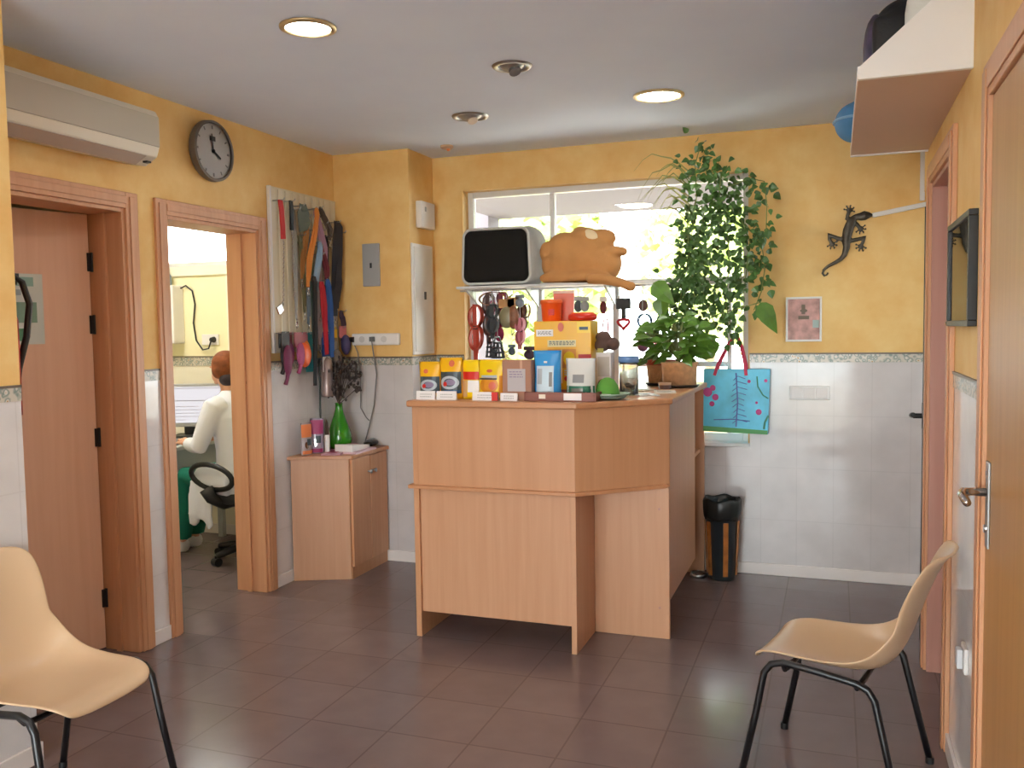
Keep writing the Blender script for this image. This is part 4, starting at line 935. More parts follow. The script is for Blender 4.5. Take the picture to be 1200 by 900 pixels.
b = BM(); obox(b, (0, -.035, -.625), (.012, .05, .045), Matrix.Rotation(.5, 3, 'X')); tube(b, [(0, -.002, -.605), (0, -.01, -.585), (0, -.02, -.60)], .004, 6); obj('clasp', b, M_chrome, t, bev=.004)
t = thing('chain_lead', 'chain lead with short black grip, second from panel left', 'dog lead', (.07, 4.497, 2.27), 0, GL); hook(4.497, 2.27)
b = BM(); strap(b, [(0, 0, .003), (.004, 0, -.06), (0, .003, -.17)], (.2, 1, 0), .026, .012); obj('grip', b, M_black, t, bev=.003)
b = BM()
for k in range(32): tube(b, [(0+.004*(k % 2), .004*math.sin(a_)*(1 if k % 2 else .3), -.18-.0125*k+.008*math.cos(a_)) for a_ in [2*PI*j/8 for j in range(8)]], .0018, 5, closed=True)
obj('chain', b, M_chrome, t)
t = lead('grey green mesh harness hanging in a bunch near panel top', 'dog harness', 'dog_harness', 4.60, 2.255, 2.10, C('grey_green_web', '#5d665c'), .085, .05, ((-.03, -.02), (.02, .01), (0, .03)), 0, False)
lead('orange web lead hanging slanted in the middle of the panel', 'dog lead', 'dog_lead', 4.725, 2.25, 1.77, C('orange_web', '#d8853a'), .10, .024, ((-.01, -.05), (.0, -.03)), -.09)
lead('brown ochre web lead partly behind the orange lead', 'dog lead', 'dog_lead', 4.665, 2.20, 1.82, C('ochre_web', '#a8743e'), .06, .020, ((0, -.02), (.02, .0)), -.05)
lead('pale blue patterned lead in the middle of the panel', 'dog lead', 'dog_lead', 4.762, 2.05, 1.72, C('pale_blue_web', '#8fa9c4'), .09, .028, ((-.01, -.03), (.01, -.01)), -.05)
lead('mauve web lead right of the orange lead', 'dog lead', 'dog_lead', 4.752, 2.25, 1.90, C('mauve_web', '#a5809a'), .075, .028, ((0, .02), (.02, .05)), .07)
lead('brown patterned collar bunch with metal tips at panel top right', 'dog collar', 'dog_collar', 4.80, 2.265, 2.08, C('brown_pattern_web', '#4f4238'), .08, .022, ((0, .03), (.02, .06), (.03, .04)), .08)
lead('dark red web lead below the mauve lead', 'dog lead', 'dog_lead', 4.79, 2.03, 1.83, C('dark_red_web', '#6d2230'), .085, .022, ((0, .0), (.01, .03)), .05, False)
lead('long black strap lead reaching lowest of all leads', 'dog lead', 'dog_lead', 4.650, 1.83, 1.175, C('black_web', '#1d1c20'), .115, .026, ((0, 0), (.004, .002)), -.02, False)
lead('red looped lead with white edging', 'dog lead', 'dog_lead', 4.715, 1.80, 1.36, C('red_web', '#b3202e'), .125, .03, ((-.006, .0), (.012, .0)), .04, False)
lead('royal blue looped lead right of the red looped lead', 'dog lead', 'dog_lead', 4.826, 1.82, 1.34, C('blue_web', '#2d5fa8'), .10, .03, ((-.014, .0), (.014, .01)), .03, False)
lead('navy lead bunch with shiny studs near the panel right edge', 'dog lead', 'dog_lead', 5.005, 2.20, 1.60, C('navy_web', '#2a2c36'), .07, .045, ((-.02, -.03), (.02, .0), (.0, .02), (.03, -.01)), -.035)
lead('thin brown leather lead rightmost beside the studded navy bunch', 'dog lead', 'dog_lead', 5.068, 2.14, 1.76, C('brown_leather', '#7a4f2a'), .045, .014, ((0, 0), (.004, .006)), .0, False)
lead('short plum strap hanging below the brown leather lead', 'dog collar', 'dog_collar', 5.045, 1.63, 1.50, C('plum_web', '#46344c'), .06, .024, ((0, .0), (.01, .02)), .02, False)
lead('grey pink lead hanging behind the blue looped lead', 'dog lead', 'dog_lead', 4.80, 1.98, 1.42, C('grey_pink_web', '#9d8a8a'), .05, .02, ((-.02, -.01), (.01, .02)), 0.0)
lead('silver grey braided lead behind the mesh harness', 'dog lead', 'dog_lead', 4.555, 2.23, 1.58, C('silver_grey_web', '#a3a39e'), .045, .014, ((0, .0), (.01, .01)))
lead('olive web lead left of the ochre lead', 'dog lead', 'dog_lead', 4.60, 2.08, 1.62, C('olive_web', '#6f6a48'), .05, .018, ((0, .01), (.02, .02)), .03)
lead('grey blue lead with dark clip between ochre and pale blue leads', 'dog lead', 'dog_lead', 4.70, 2.12, 1.55, C('grey_blue_web', '#76828e'), .055, .018, ((0, -.02), (.01, .0)), -.02)
lead('dark green slim lead between the black strap and red loop', 'dog lead', 'dog_lead', 4.685, 1.95, 1.46, C('dark_green_web', '#3f5648'), .075, .014, ((0, 0), (.006, .006)), .0)
lead('black slim lead right of the royal blue loop', 'dog lead', 'dog_lead', 4.885, 2.10, 1.50, C('soft_black_web', '#2a2628'), .06, .018, ((0, 0), (.012, .01)), -.03)
lead('beige rope lead at right of the mauve lead', 'dog lead', 'dog_lead', 4.86, 2.18, 1.74, C('beige_rope', '#b49a7c'), .045, .014, ((0, 0), (.014, .02)), -.02)
lead('white edged grey lead hanging behind the dark red lead', 'dog lead', 'dog_lead', 4.825, 2.13, 1.62, C('pale_grey_web', '#b8b2b0'), .05, .018, ((0, 0), (.010, .01)), -.02)
GP = 'carded goods at the panel foot'
def carded(label, name, cat, y, z0, z1, w, body, card, x=.07, shape=None):
    hook(y, z1-.01, .07)
    t_ = thing(name, label, cat, (x, y, z0), 0, GP); h = z1-z0
    b_ = BM(); box(b_, -.002, .002, -w/2, w/2, h*.62 if shape else 0, h); obj('card', b_, card, t_)
    if shape == 'brush':
        b_ = BM(); ell(b_, (.012, 0, h*.45), (.02, w*.48, h*.30), 14); tube(b_, [(.012, 0, h*.25), (.014, -.015, h*.1), (.012, -.03, 0)], [.014, .011, .012], 8); obj('brush', b_, body, t_, smooth=True)
    elif shape == 'ball':
        b_ = BM(); ell(b_, (.02, 0, h*.38), (.03, w*.46, h*.34), 16); obj('toy', b_, body, t_, smooth=True)
    elif shape == 'tube':
        b_ = BM(); lathe(b_, [(w*.42, 0), (w*.44, .01), (w*.40, h*.9), (.004, h)], seg=16); obj('tube', b_, body, t_, smooth=True)
    else:
        b_ = BM(); box(b_, .002, .012, -w*.42, w*.42, h*.08, h*.62); obj('blister', b_, body, t_, bev=.003)
    return t_
cp = mat('pink_red_card', '#a86068', .5)
carded('black and magenta brush on card, leftmost at the panel foot', 'grooming_brush', 'brush', 4.372, 1.20, 1.505, .075, C('magenta_plastic', '#702a50'), mat('black_card', '#2c2628', .5), .09, 'brush')
carded('purple plastic brush behind the orange toy', 'grooming_brush', 'brush', 4.44, 1.27, 1.50, .075, C('purple_plastic', '#7d3a63'), cp, .06, 'brush')
carded('bright orange carded toy below the panel', 'dog_toy', 'dog toy', 4.545, 1.28, 1.50, .14, mat('neon_orange_plastic', '#f2662a', .35), cp, .08, 'ball')
carded('flat teal packet hanging right of the long black strap', 'packet', 'packet', 4.705, 1.255, 1.50, .11, C('teal_card', '#1e7f8a'), C('teal_card', '#1e7f8a'), .04)
carded('long silver brown tube hanging below the blue looped lead', 'shampoo_tube', 'tube', 4.806, 1.095, 1.345, .085, mat('silver_brown_tube', '#9a8580', .25, .3), Wht, .09, 'tube')
carded('royal blue pouch hanging under the blue looped lead', 'packet', 'packet', 4.862, 1.29, 1.50, .085, C('royal_blue_card', '#2b54a0'), C('royal_blue_card', '#2b54a0'), .05)
carded('yellow topped brown card at the panel right foot', 'packet', 'packet', 4.945, 1.35, 1.53, .085, C('brown_goods', '#7d6a58'), mat('yellow_card', '#e0b62e', .5), .06)
carded('navy purse shaped pouch with pink card, rightmost at the panel foot', 'packet', 'packet', 5.035, 1.34, 1.535, .085, C('navy_pouch', '#3a345e'), mat('pink_card', '#d97f86', .5), .075, 'ball')

carded('black carded brush behind the purple plastic brush', 'grooming_brush', 'brush', 4.405, 1.26, 1.50, .07, C('charcoal_plastic', '#2e2a30'), mat('black_card', '#2c2628', .5), .045, 'brush')
carded('rose pink carded bone below the panel beside the orange toy', 'dog_toy', 'dog toy', 4.49, 1.26, 1.50, .07, C('rose_rubber', '#a8507a'), cp, .10, 'brush')
carded('small orange carded ball behind the bright orange toy', 'dog_toy', 'dog toy', 4.60, 1.33, 1.50, .08, C('amber_rubber', '#e0862e'), cp, .05, 'ball')
carded('brown fuzzy carded mouse between yellow card and blue pouch', 'cat_toy', 'cat toy', 4.905, 1.26, 1.44, .075, mat('fuzzy_brown', '#6e5f52', .9, bump=.3), mat('grey_card', '#8f8a82', .5), .085, 'ball')
# pillar fittings
t = thing('blank_plate', 'grey square cover plate with small slot on the pillar front', 'cover plate', (.268, YP, 1.925))
b = BM(); box(b, -.062, .062, -.014, 0, -.137, .137); obj('plate', b, M_grey, t, bev=.005); b = BM(); box(b, -.007, .007, -.0155, -.014, -.02, .012); obj('slot', b, M_black, t)
t = thing('power_strip', 'white power strip with black plug at left end on pillar', 'power strip', (.29, YP, 1.447))
b = BM(); box(b, -.165, .175, -.035, 0, -.038, .038); obj('body', b, M_white, t, bev=.008)
for x in (-.09, -.01, .07): b = BM(); cyl(b, (x, -.0355, 0), (x, -.034, 0), .021, seg=18); obj('outlet', b, mat('socket_grey', '#c9c5c2', .5), t)
b = BM(); cyl(b, (-.145, -.04, .0), (-.235, -.045, 0), .018, .011, 14); obj('plug', b, M_black, t); b = BM(); box(b, -.025, .005, -.055, -.035, -.014, .016); obj('plug', b, mat('grey_plug', '#6a6a6a', .5), t)
def cable(label, pts, r=.004, m_=None):
    b_ = BM(); tube(b_, pts, r, 6); tag(obj('cable', b_, m_ or mat('grey_cable', '#7d7876', .5), smooth=True), label, 'cable')
cable('grey cable curving from the power strip down to the black handset', [(.28, YP-.05, 1.44), (.288, YP-.05, 1.38), (.30, YP-.03, 1.22), (.27, YP-.02, 1.02), (.235, YP-.03, .88), (.22, YP-.05, .80), (.22, YP-.07, .765)])
cable('thin grey cable with small white switch hanging beside the green bottle', [(.13, YP-.03, 1.44), (.16, YP-.02, 1.36), (.175, YP-.02, 1.16), (.17, YP-.02, 1.0), (.215, YP-.03, .94), (.24, YP-.035, .92)], .003)
t = thing('fuse_cover', 'tall white fuse box cover on the pillar side', 'fuse box', (XP, 5.25, 1.70)); b = BM(); box(b, 0, .014, -.15, .15, -.355, .355); obj('frame', b, M_white, t, bev=.003); b = BM(); box(b, .014, .020, -.135, .135, -.335, .335); dd = obj('door', b, mat('off_white_enamel', '#ddd9d2', .4), t, bev=.003); b = BM(); box(b, .020, .026, .0, .02, -.0, .05); obj('latch', b, mat('dark_latch', '#55524e', .5), dd)
t = thing('alarm_box', 'small white box above the fuse box cover on pillar', 'alarm box', (XP, 5.285, 2.245)); b = BM(); box(b, 0, .045, -.10, .10, -.085, .085); obj('housing', b, M_white, t, bev=.006); b = BM(); box(b, .045, .047, -.055, -.035, .02, .05); obj('button', b, M_grey, t)

# on the cabinet
CTZ = .757
t = thing('green_bottle', 'green glass teardrop bottle holding dark dried stems', 'vase', (.112, 4.90, CTZ))
b = BM(); lathe(b, [(.001, .004), (.062, 0), (.074, .02), (.080, .06), (.072, .11), (.052, .165), (.034, .215), (.024, .25), (.023, .285), (.027, .29), (.020, .291), (.019, .25)], seg=32, cap=False); obj('glass', b, mat('green_bottle_glass', '#2c8a14', .08, spec=.7, coat=.5), t, smooth=True)
b = BM(); random.seed(21)
for k in range(26):
    a = random.uniform(0, 2*PI); s_ = random.uniform(.02, .10); h = random.uniform(.36, .56)
    tip = Vector((math.cos(a)*s_*1.1, math.sin(a)*s_, h)); tube(b, [(0, 0, .2), (0, 0, .28), tip*.6+Vector((0, 0, h*.32)), tip], .0028, 5)
    for _ in range(7): ell(b, tip+Vector((random.gauss(0, .016), random.gauss(0, .016), random.gauss(-.02, .03))), (.008, .008, .012), 6)
for P in ((.09, .10, .47), (.09, .08, .38)):
    tube(b, [(0, 0, .28), (P[0]*.5, P[1]*.5, P[2]-.05), P], .003, 5)
    for _ in range(16): ell(b, Vector(P)+Vector((random.gauss(0, .014), random.gauss(0, .016), random.gauss(0, .012))), (.009, .009, .008), 6)
obj('dried_stems', b, mat('dried_stem_brown', '#4a3f3c', .9, var=.3), t)
b = BM(); tube(b, [(-.02, -.06, 0.0), (-.04, -.03, .3), (-.045, -.02, .58)], .006, 6); tag(obj('cane', b, mat('dark_cane', '#232a22', .5)), 'thin dark cane standing against the wall beside green bottle', 'cane'); bpy.data.objects['cane'].location = (.06, 4.86, CTZ)
for i, (y, x, c1, c2, lb) in enumerate(((4.585, .07, '#f08a50', '#d9d4dc', 'orange and silver toy packet at the left of cabinet top'), (4.665, .095, '#a8386c', '#cfc8d6', 'magenta and silver toy packet on cabinet top beside orange one'))):
    pouch('toy_packet', lb, 'toy packet', (x, y, CTZ), .082, .04, (.195, .215)[i], mat('clear_film_%d' % i, ('#b5a8ac', '#a99fb0')[i], .15), [('header', mat('header_card_%d' % i, c1, .5), -.95, .95, .55, .95, 'r'), ('foil_glint', M_chrome, -.6, .1, .2, .42, 'e'), ('dark_print', DkG, -.2, .6, .3, .5, 'r'), ('foot_band', mat('header_card_%d' % i, c1), -.9, .8, .03, .14, 'r')], (1.25, .55)[i], 'toy packets on the cabinet')
t = thing('marker_tube', 'white tube with tall dark brush tip on cabinet top', 'tube', (.165, 4.665, CTZ)); b = BM(); lathe(b, [(.015, 0), (.016, .004), (.015, .11), (.010, .115)], seg=18); obj('tube', b, M_white, t, smooth=True); b = BM(); lathe(b, [(.010, .112), (.012, .14), (.009, .19), (.001, .21)], seg=14); obj('tip', b, mat('dark_bristle', '#4a372c', .8), t, smooth=True)
t = thing('marker_tube', 'slim grey brown tube behind the white tube on cabinet', 'tube', (.125, 4.745, CTZ)); b = BM(); lathe(b, [(.010, 0), (.011, .1), (.006, .15), (.001, .155)], seg=14); obj('tube', b, mat('taupe_tube', '#8d7a78', .4), t, smooth=True); b = BM(); lathe(b, [(.013, 0), (.013, .03)], seg=14); obj('foot', b, DkG, t)
t = thing('folded_leaflets', 'pale pink and white leaflets stacked on cabinet top', 'leaflets', (.278, 4.80, CTZ), .02)
b = BM(); box(b, -.08, .08, -.13, .13, 0, .012); obj('lower_sheets', b, mat('pale_pink_paper', '#d9b9c2', .6), t); b = BM(); prism(b, [(-.12, .012), (.10, .012), (.10, .03), (-.12, .055)], 'x', -.07, .05); o = obj('upper_sheets', b, mat('white_paper', '#e4dfdc', .6), t); b = BM(); obox(b, (-.01, -.01, .0475), (.02, .12, .002), Matrix.Rotation(-.11, 3, 'X')); obj('pink_print', b, mat('rose_print', '#b9798a', .6), o)
t = thing('flat_packet', 'flat rosy packet lying in front of the toy packets', 'packet', (.20, 4.70, CTZ), .3); b = BM(); box(b, -.06, .06, -.12, .09, 0, .012); obj('packet', b, mat('rosy_foil', '#b5808e', .35), t, bev=.003); b = BM(); box(b, -.03, .03, -.09, .03, .012, .0135); obj('print', b, mat('plum_print', '#a03a5c'), t)
t = thing('handset', 'black rounded handset resting at cabinet right end', 'handset', (.27, 5.02, CTZ), .2)
b = BM(); ell(b, (0, 0, .024), (.045, .085, .022), 18); ell(b, (.0, -.05, .022), (.035, .04, .02), 14)
for v in b.verts: v.co.z = max(v.co.z, .0005)
obj('shell', b, mat('gloss_black', '#121214', .2), t, remesh=.006, smoothit=2); b = BM(); ell(b, (0, .03, .046), (.018, .03, .004), 12); obj('button_pad', b, M_grey, t)

# ------------------------------------------------------------------ back wall, right part
G = [(3.274, 2.108, .006), (3.255, 2.110, .018), (3.232, 2.109, .028), (3.208, 2.103, .023), (3.183, 2.103, .017), (3.166, 2.088, .024), (3.154, 2.06, .028), (3.144, 2.03, .029), (3.137, 1.995, .027), (3.134, 1.965, .023), (3.137, 1.936, .020), (3.125, 1.891, .016), (3.105, 1.868, .013), (3.082, 1.854, .012), (3.039, 1.832, .010), (3.015, 1.811, .009), (3.009, 1.790, .008), (3.018, 1.778, .007), (3.033, 1.783, .006), (3.038, 1.796, .007)]
t = thing('gecko_ornament', 'dark metal gecko ornament climbing on the yellow wall', 'wall ornament', (3.14, YB-.02, 1.95))
b = BM(); O = Vector((3.14, 0, 1.95))
tube(b, [Vector((x, 0, z))-O*1 for x, z, r in G], [r for *_, r in G], 10)
for lg in ([(3.166, 2.089), (3.136, 2.098), (3.143, 2.120), (3.149, 2.141)], [(3.166, 2.075), (3.188, 2.066), (3.200, 2.05), (3.209, 2.038)], [(3.130, 1.975), (3.085, 1.990), (3.036, 2.012), (3.045, 1.985), (3.058, 1.959)], [(3.145, 1.968), (3.191, 1.976), (3.238, 1.987), (3.225, 1.965), (3.214, 1.939)]):
    tube(b, [Vector((x, 0, z))-O for x, z in lg], [.013, .012, .011, .010, .010][:len(lg)], 8)
    f, q = Vector((lg[-1][0], 0, lg[-1][1]))-O, Vector((lg[-1][0]-lg[-2][0], 0, lg[-1][1]-lg[-2][1])).normalized()
    ell(b, f, (.015, .008, .015), 8)
    for a in (-1.5, -.75, 0, .75, 1.5):
        d = Matrix.Rotation(a, 3, 'Y') @ q; tube(b, [f, f+d*.026], [.006, .004], 6); ell(b, f+d*.028, (.007, .006, .007), 6)
for v in b.verts: v.co.y *= .6
obj('body', b, mat('dark_bronze', '#4a4238', .4, .6, var=.4, varscale=30), t, remesh=.004, smoothit=1)
t = thing('framed_print', 'small pinkish print in white frame below the gecko', 'picture', (2.906, YB, 1.53))
b = BM()
for q in ((-.10, .10, .118, .130), (-.10, .10, -.130, -.118), (-.10, -.088, -.118, .118), (.088, .10, -.118, .118)): box(b, q[0], q[1], -.014, 0, q[2], q[3])
obj('frame', b, M_white, t, bev=.002)
b = BM(); box(b, -.088, .088, -.008, -.001, -.118, .118); pp = obj('print', b, mat('rosy_print', '#c08a80', .4, var=.35, varscale=18), t)
b = BM(); box(b, -.012, .008, -.0088, -.008, .03, .085); box(b, -.03, .03, -.0088, -.008, .0, .02); ell(b, (0, -.008, .05), (.022, .0008, .01), 10); obj('print_figure', b, mat('figure_brown', '#6d5a48', .5), pp)
b = BM(); box(b, .05, .085, -.0088, -.008, -.05, -.005); obj('print_patch', b, mat('pale_teal_patch', '#a9b9b4', .5), pp)
t = thing('switch_plate', 'white triple socket plate on the tiles below the framed print', 'socket', (2.94, YB, 1.10)); b = BM(); box(b, -.112, .112, -.012, 0, -.040, .040); sp = obj('plate', b, M_white, t, bev=.004)
for k in (-1, 0, 1): b = BM(); box(b, k*.070-.031, k*.070+.031, -.0155, -.012, -.030, .030); obj('module', b, mat('ivory_module', '#dcd5d2' if k < 1 else '#f0eeee', .35), sp, bev=.002)
t = thing('cable_trunking', 'white cable trunking running up the right end of back wall', 'cable trunking', (3.42, YB, 2.1))
b = BM(); obox(b, (0, -.010, .033), (.30, .020, .026), Matrix.Rotation(-.165, 3, 'Y')); obj('sloping_run', b, M_white, t, bev=.003); b = BM(); box(b, .095, .12, -.02, 0, .075, .53); obj('upright_run', b, M_white, t, bev=.003)
# right wall pieces
t = thing('framed_picture', 'black framed pale picture under glass on right wall between the doors', 'picture', (XR, 3.10, 1.655))
b = BM()
for y0, y1, z0, z1 in ((-.255, .255, .15, .168), (-.255, .255, -.168, -.15), (-.255, -.237, -.15, .15), (.237, .255, -.15, .15)): box(b, -.026, 0, y0, y1, z0, z1)
obj('frame', b, M_black, t, bev=.002)
b = BM(); box(b, -.014, -.002, -.237, .237, -.15, .15); pp = obj('print', b, mat('buff_mount', '#cdb27a', .6), t)
b = BM(); box(b, -.0155, -.014, -.05, .08, .02, .10); obj('print_motif', b, mat('grey_motif', '#7a7568', .6), pp)
b = BM(); box(b, -.0185, -.017, -.237, .237, -.15, .15); obj('cover_glass', b, M_glass, t)
b = BM(); cyl(b, (-.026, .246, -.159), (-.030, .246, -.159), .006, seg=10); obj('corner_highlight', b, M_chrome, t)  # chrome dot added as the bright highlight on the frame corner
t = thing('wall_socket', 'white socket low on the right wall tiles between the doors', 'socket', (XR, 2.94, .48)); b = BM(); box(b, -.012, 0, -.04, .04, -.04, .04); obj('plate', b, M_white, t, bev=.004); b = BM(); box(b, -.03, -.012, -.02, .02, -.03, .03); obj('plug', b, mat('pale_grey_plug', '#c9c9cc', .4), t, bev=.004)
# waste bin
t = thing('waste_bin', 'dark waste bin with orange wooden stripes and black liner', 'bin', (2.455, 5.30, 0))
b = BM(); lathe(b, [(.001, .004), (.072, 0), (.078, .012), (.098, .455), (.102, .46), (.095, .46), (.07, .02), (.001, .015)], seg=36, cap=False); obj('bucket', b, mat('dark_bin_plastic', '#2e3438', .3), t, smooth=True)
for k, a in enumerate((-2.36, -1.22, -.1, 1.0, 2.1, 3.2)):
    c, s = math.cos(a), math.sin(a); b = BM(); tg = Vector((-s, c, 0)); A = []
    for z_, r_ in ((.03, .081), (.35, .0945)):
        for o_ in (-.014, .014): A.append(Vector((c*r_, s*r_, z_))+tg*o_)
    v1 = [b.verts.new(p) for p in A]; v2 = [b.verts.new(p+Vector((c, s, 0))*.008) for p in A]
    for f in ((0, 1, 3, 2), (0, 2, 2, 0),): pass
    for f in ((v1[0], v1[1], v1[3], v1[2]), (v2[0], v2[2], v2[3], v2[1]), (v1[0], v2[0], v2[1], v1[1]), (v1[2], v1[3], v2[3], v2[2]), (v1[0], v1[2], v2[2], v2[0]), (v1[1], v2[1], v2[3], v1[3])): b.faces.new(f)
    obj('wood_stripe', b, mat('orange_brown_stripe', '#a8662e', .4, var=.35, varscale=14), t)
b = BM(); N = 36; g = []
for r_, z_ in ((.096, .36), (.103, .38), (.108, .42), (.110, .472), (.104, .482), (.097, .47), (.085, .36), (.03, .30), (.002, .29)):
    g.append([(math.cos(2*PI*k/N)*(r_+.003*math.sin(k*1.7)+.002*math.sin(k*2.9)), math.sin(2*PI*k/N)*(r_+.003*math.sin(k*1.7)), z_+.006*math.sin(k*.9)*(1 if z_ > .4 else .8)) for k in range(N+1)])
sheet(b, g); bmesh.ops.remove_doubles(b, verts=b.verts, dist=.0005); obj('liner', b, mat('black_liner', '#222423', .35), t, smooth=True, solid=.001)
t = thing('floor_dish', 'small grey metal dish on the floor between counter and bin', 'dish', (2.315, 5.30, 0)); b = BM(); lathe(b, [(.045, 0), (.05, .004), (.046, .022), (.041, .022), (.038, .008), (.001, .006)], seg=24); obj('dish', b, M_silver, t, smooth=True); b = BM(); tube(b, [(.046*math.cos(2*PI*k/24), .046*math.sin(2*PI*k/24), .022) for k in range(24)], .003, 6, closed=True); obj('rim', b, M_chrome, t)
# gift bag hanging at the window
t = thing('gift_bag', 'light blue gift bag with crimson handles hanging at the window right corner', 'bag', (2.53, YB-.055, .87))
Mb = mat('sky_blue_print', '#58c6e8', .4, var=.22, varscale=7); b = BM()
pts = [(-.192, 0), (.180, -.012), (.192, .37), (-.188, .372)]
A = [b.verts.new((x, -.035, z)) for x, z in pts]; B_ = [b.verts.new((x, .030, z)) for x, z in pts]
b.faces.new(A); b.faces.new(B_[::-1])
for k in (0, 1, 3): b.faces.new((A[k], B_[k], B_[(k+1) % 4], A[(k+1) % 4]))
bagb = obj('paper_bag', b, Mb, t)
b = BM(); prism(b, [(-.192, 0), (.18, -.012), (.181, .012), (-.192, .032)], 'y', -.0362, -.0355); obj('green_hem', b, mat('grass_green_print', '#4f9a58', .5), bagb)
b = BM()
for i in range(9): tube(b, [(-.02+.006*math.sin(i), -.0362, .05+i*.032), (.01, -.0364, .075+i*.032), (.055+.01*math.cos(i), -.0362, .06+i*.032)], .0022, 5)
tube(b, [(.0, -.0362, .03), (.01, -.0364, .18), (.0, -.0362, .35)], .004, 5); tube(b, [(-.13, -.0362, .07), (-.02, -.0364, .075), (.08, -.0362, .065)], .003, 5)
obj('branch_print', b, mat('indigo_print', '#5a6fb8', .5), bagb)
for x, z, r_ in ((-.165, .235, .028), (-.12, .205, .02), (-.135, .26, .018), (-.14, .165, .016), (.13, .12, .018), (.075, .30, .010), (.17, .305, .010), (.118, .175, .008)):
    b = BM(); ell(b, (x, -.0358, z), (r_, .0008, r_), 10); obj('blossom', b, mat('blossom_magenta', '#c0408a', .5), bagb)
b = BM(); tube(b, [(.12, -.0362, .33), (.125, -.0364, .27), (.155, -.0362, .22), (.185, -.0362, .20)], .004, 5); tube(b, [(.185, -.0362, .10), (.165, -.0364, .06), (.16, -.0362, .02)], .006, 5); obj('stem_print', b, mat('leaf_green_print', '#3a8a70', .5), bagb)
for y in (-.037, .029):
    b = BM(); strap(b, [(-.125, y, .335), (-.105, y, .40), (-.045, y*.6, .52), (-.01, y*.3, .565), (.005, y*.3, .562), (.03, y*.6, .50), (.052, y, .40), (.058, y, .335)], (1, 0, 0), .018, .004); obj('handle', b, mat('crimson_ribbon', '#cc1f4f', .5), t)
t = thing('wall_hook', 'small white hook on the window frame holding the blue gift bag', 'hook', (2.515, YB-.03, 1.425)); b = BM(); tube(b, [(0, .12, .02), (0, .03, .015), (0, -.05, .002), (0, -.062, .012), (0, -.062, .03)], .005, 8); obj('hook', b, M_white, t); b = BM(); box(b, -.012, .012, .112, .118, .0, .05); obj('base', b, M_white, t)

# ------------------------------------------------------------------ shelf high on the right wall
t = thing('wall_shelf', 'white sided shelf with brown underside high on the right wall', 'shelf', (XR, 3.65, 2.26))
SX = XR-3.138
b = BM(); box(b, -SX, 0, -.63, .70, 0, .022); obj('board', b, mat('brown_shelf_underside', '#cfae9c', .5), t, bev=.002)
for y in (-.65, .70):
    b = BM(); prism(b, [(-SX, -.005), (0, -.005), (0, .37), (-.03, .33), (-.12, .205), (-SX, .03)], 'y', y, y+.02); obj('side_panel', b, mat('white_melamine', '#e8e6e6', .35), t, bev=.002)
b = BM(); box(b, -SX, -SX+.014, -.63, .70, .022, .04); obj('front_lip', b, mat('white_melamine', '#e8e6e6'), t)
t = thing('black_bag', 'black and dark purple bag lying on the wall shelf', 'bag', (3.285, 3.32, 2.282))
b = BM(); ell(b, (0, 0, .15), (.115, .16, .15), 18); box(b, -.10, .10, -.14, .14, .01, .22); obj('body', b, mat('black_nylon', '#17161a', .6, bump=.2), t, remesh=.015, smoothit=6)
b = BM(); ell(b, (-.085, 0, .14), (.04, .12, .12), 14); obj('side_pocket', b, mat('dark_purple_print', '#4a4060', .6, var=.6, varscale=20), t, smooth=True); b = BM(); tube(b, [(-.05, -.12, .28), (-.02, -.1, .33), (.03, -.05, .34), (.05, 0, .28)], .01, 8); obj('strap', b, M_black, t)
t = thing('soft_ball', 'white round soft toy ball with green mark on the wall shelf', 'soft ball', (3.36, 3.085, 2.282))
b = BM(); ell(b, (0, 0, .16), (.085, .06, .16), 20); obj('body', b, mat('white_plush', '#dcdcd8', .8, bump=.2), t, smooth=True); b = BM(); ell(b, (.0, -.057, .16), (.018, .006, .012), 8); obj('green_mark', b, mat('teal_mark', '#4f8f86', .6), t)
t = thing('blue_cap', 'blue rounded cap overhanging the far end of the wall shelf', 'cap', (3.158, 4.17, 2.283))
b = BM(); ell(b, (0, 0, .085), (.09, .12, .085), 18); ell(b, (.03, 0, .13), (.06, .09, .06), 14); obj('crown', b, mat('blue_cotton', '#4f86b4', .7, var=.1), t, smooth=True, remesh=.01, smoothit=3); b = BM(); tube(b, [(.092*math.cos(2*PI*k/28), .122*math.sin(2*PI*k/28), .09) for k in range(28)], .006, 6, closed=True); obj('seam', b, mat('pale_blue_piping', '#86b0d2', .6), t)

# ------------------------------------------------------------------ window display
t = thing('window_shelf', 'narrow white shelf across the window carrying bed and plush dog', 'shelf', (1.65, 5.36, 1.758))
b = BM(); box(b, -.845, .60, -.15, .165, 0, .016); obj('board', b, M_frame, t, bev=.003)
b = BM(); box(b, -.88, .59, -.004, .004, -.012, 0); obj('rail', b, M_silver, t)
for x in (-.80, -.395, .115, .57): b = BM(); prism(b, [(.165, 0), (.165, -.12), (.155, -.12), (-.10, -.006), (-.10, 0)], 'x', x-.006, x+.006); obj('bracket', b, M_frame, t)
t = thing('pet_bed', 'grey rimmed pet bed with black inside standing on the window shelf', 'pet bed', (1.085, 5.37, 1.774))
def rrect(w, h, r, n=6, bulge=0):
    P = []
    for cx_, cz_, a0 in ((w/2-r, h/2-r, 0), (-w/2+r, h/2-r, PI/2), (-w/2+r, -h/2+r, PI), (w/2-r, -h/2+r, 1.5*PI)):
        for k in range(n+1): a = a0+PI/2*k/n; P.append((cx_+r*math.cos(a), cz_+r*math.sin(a)))
    return P
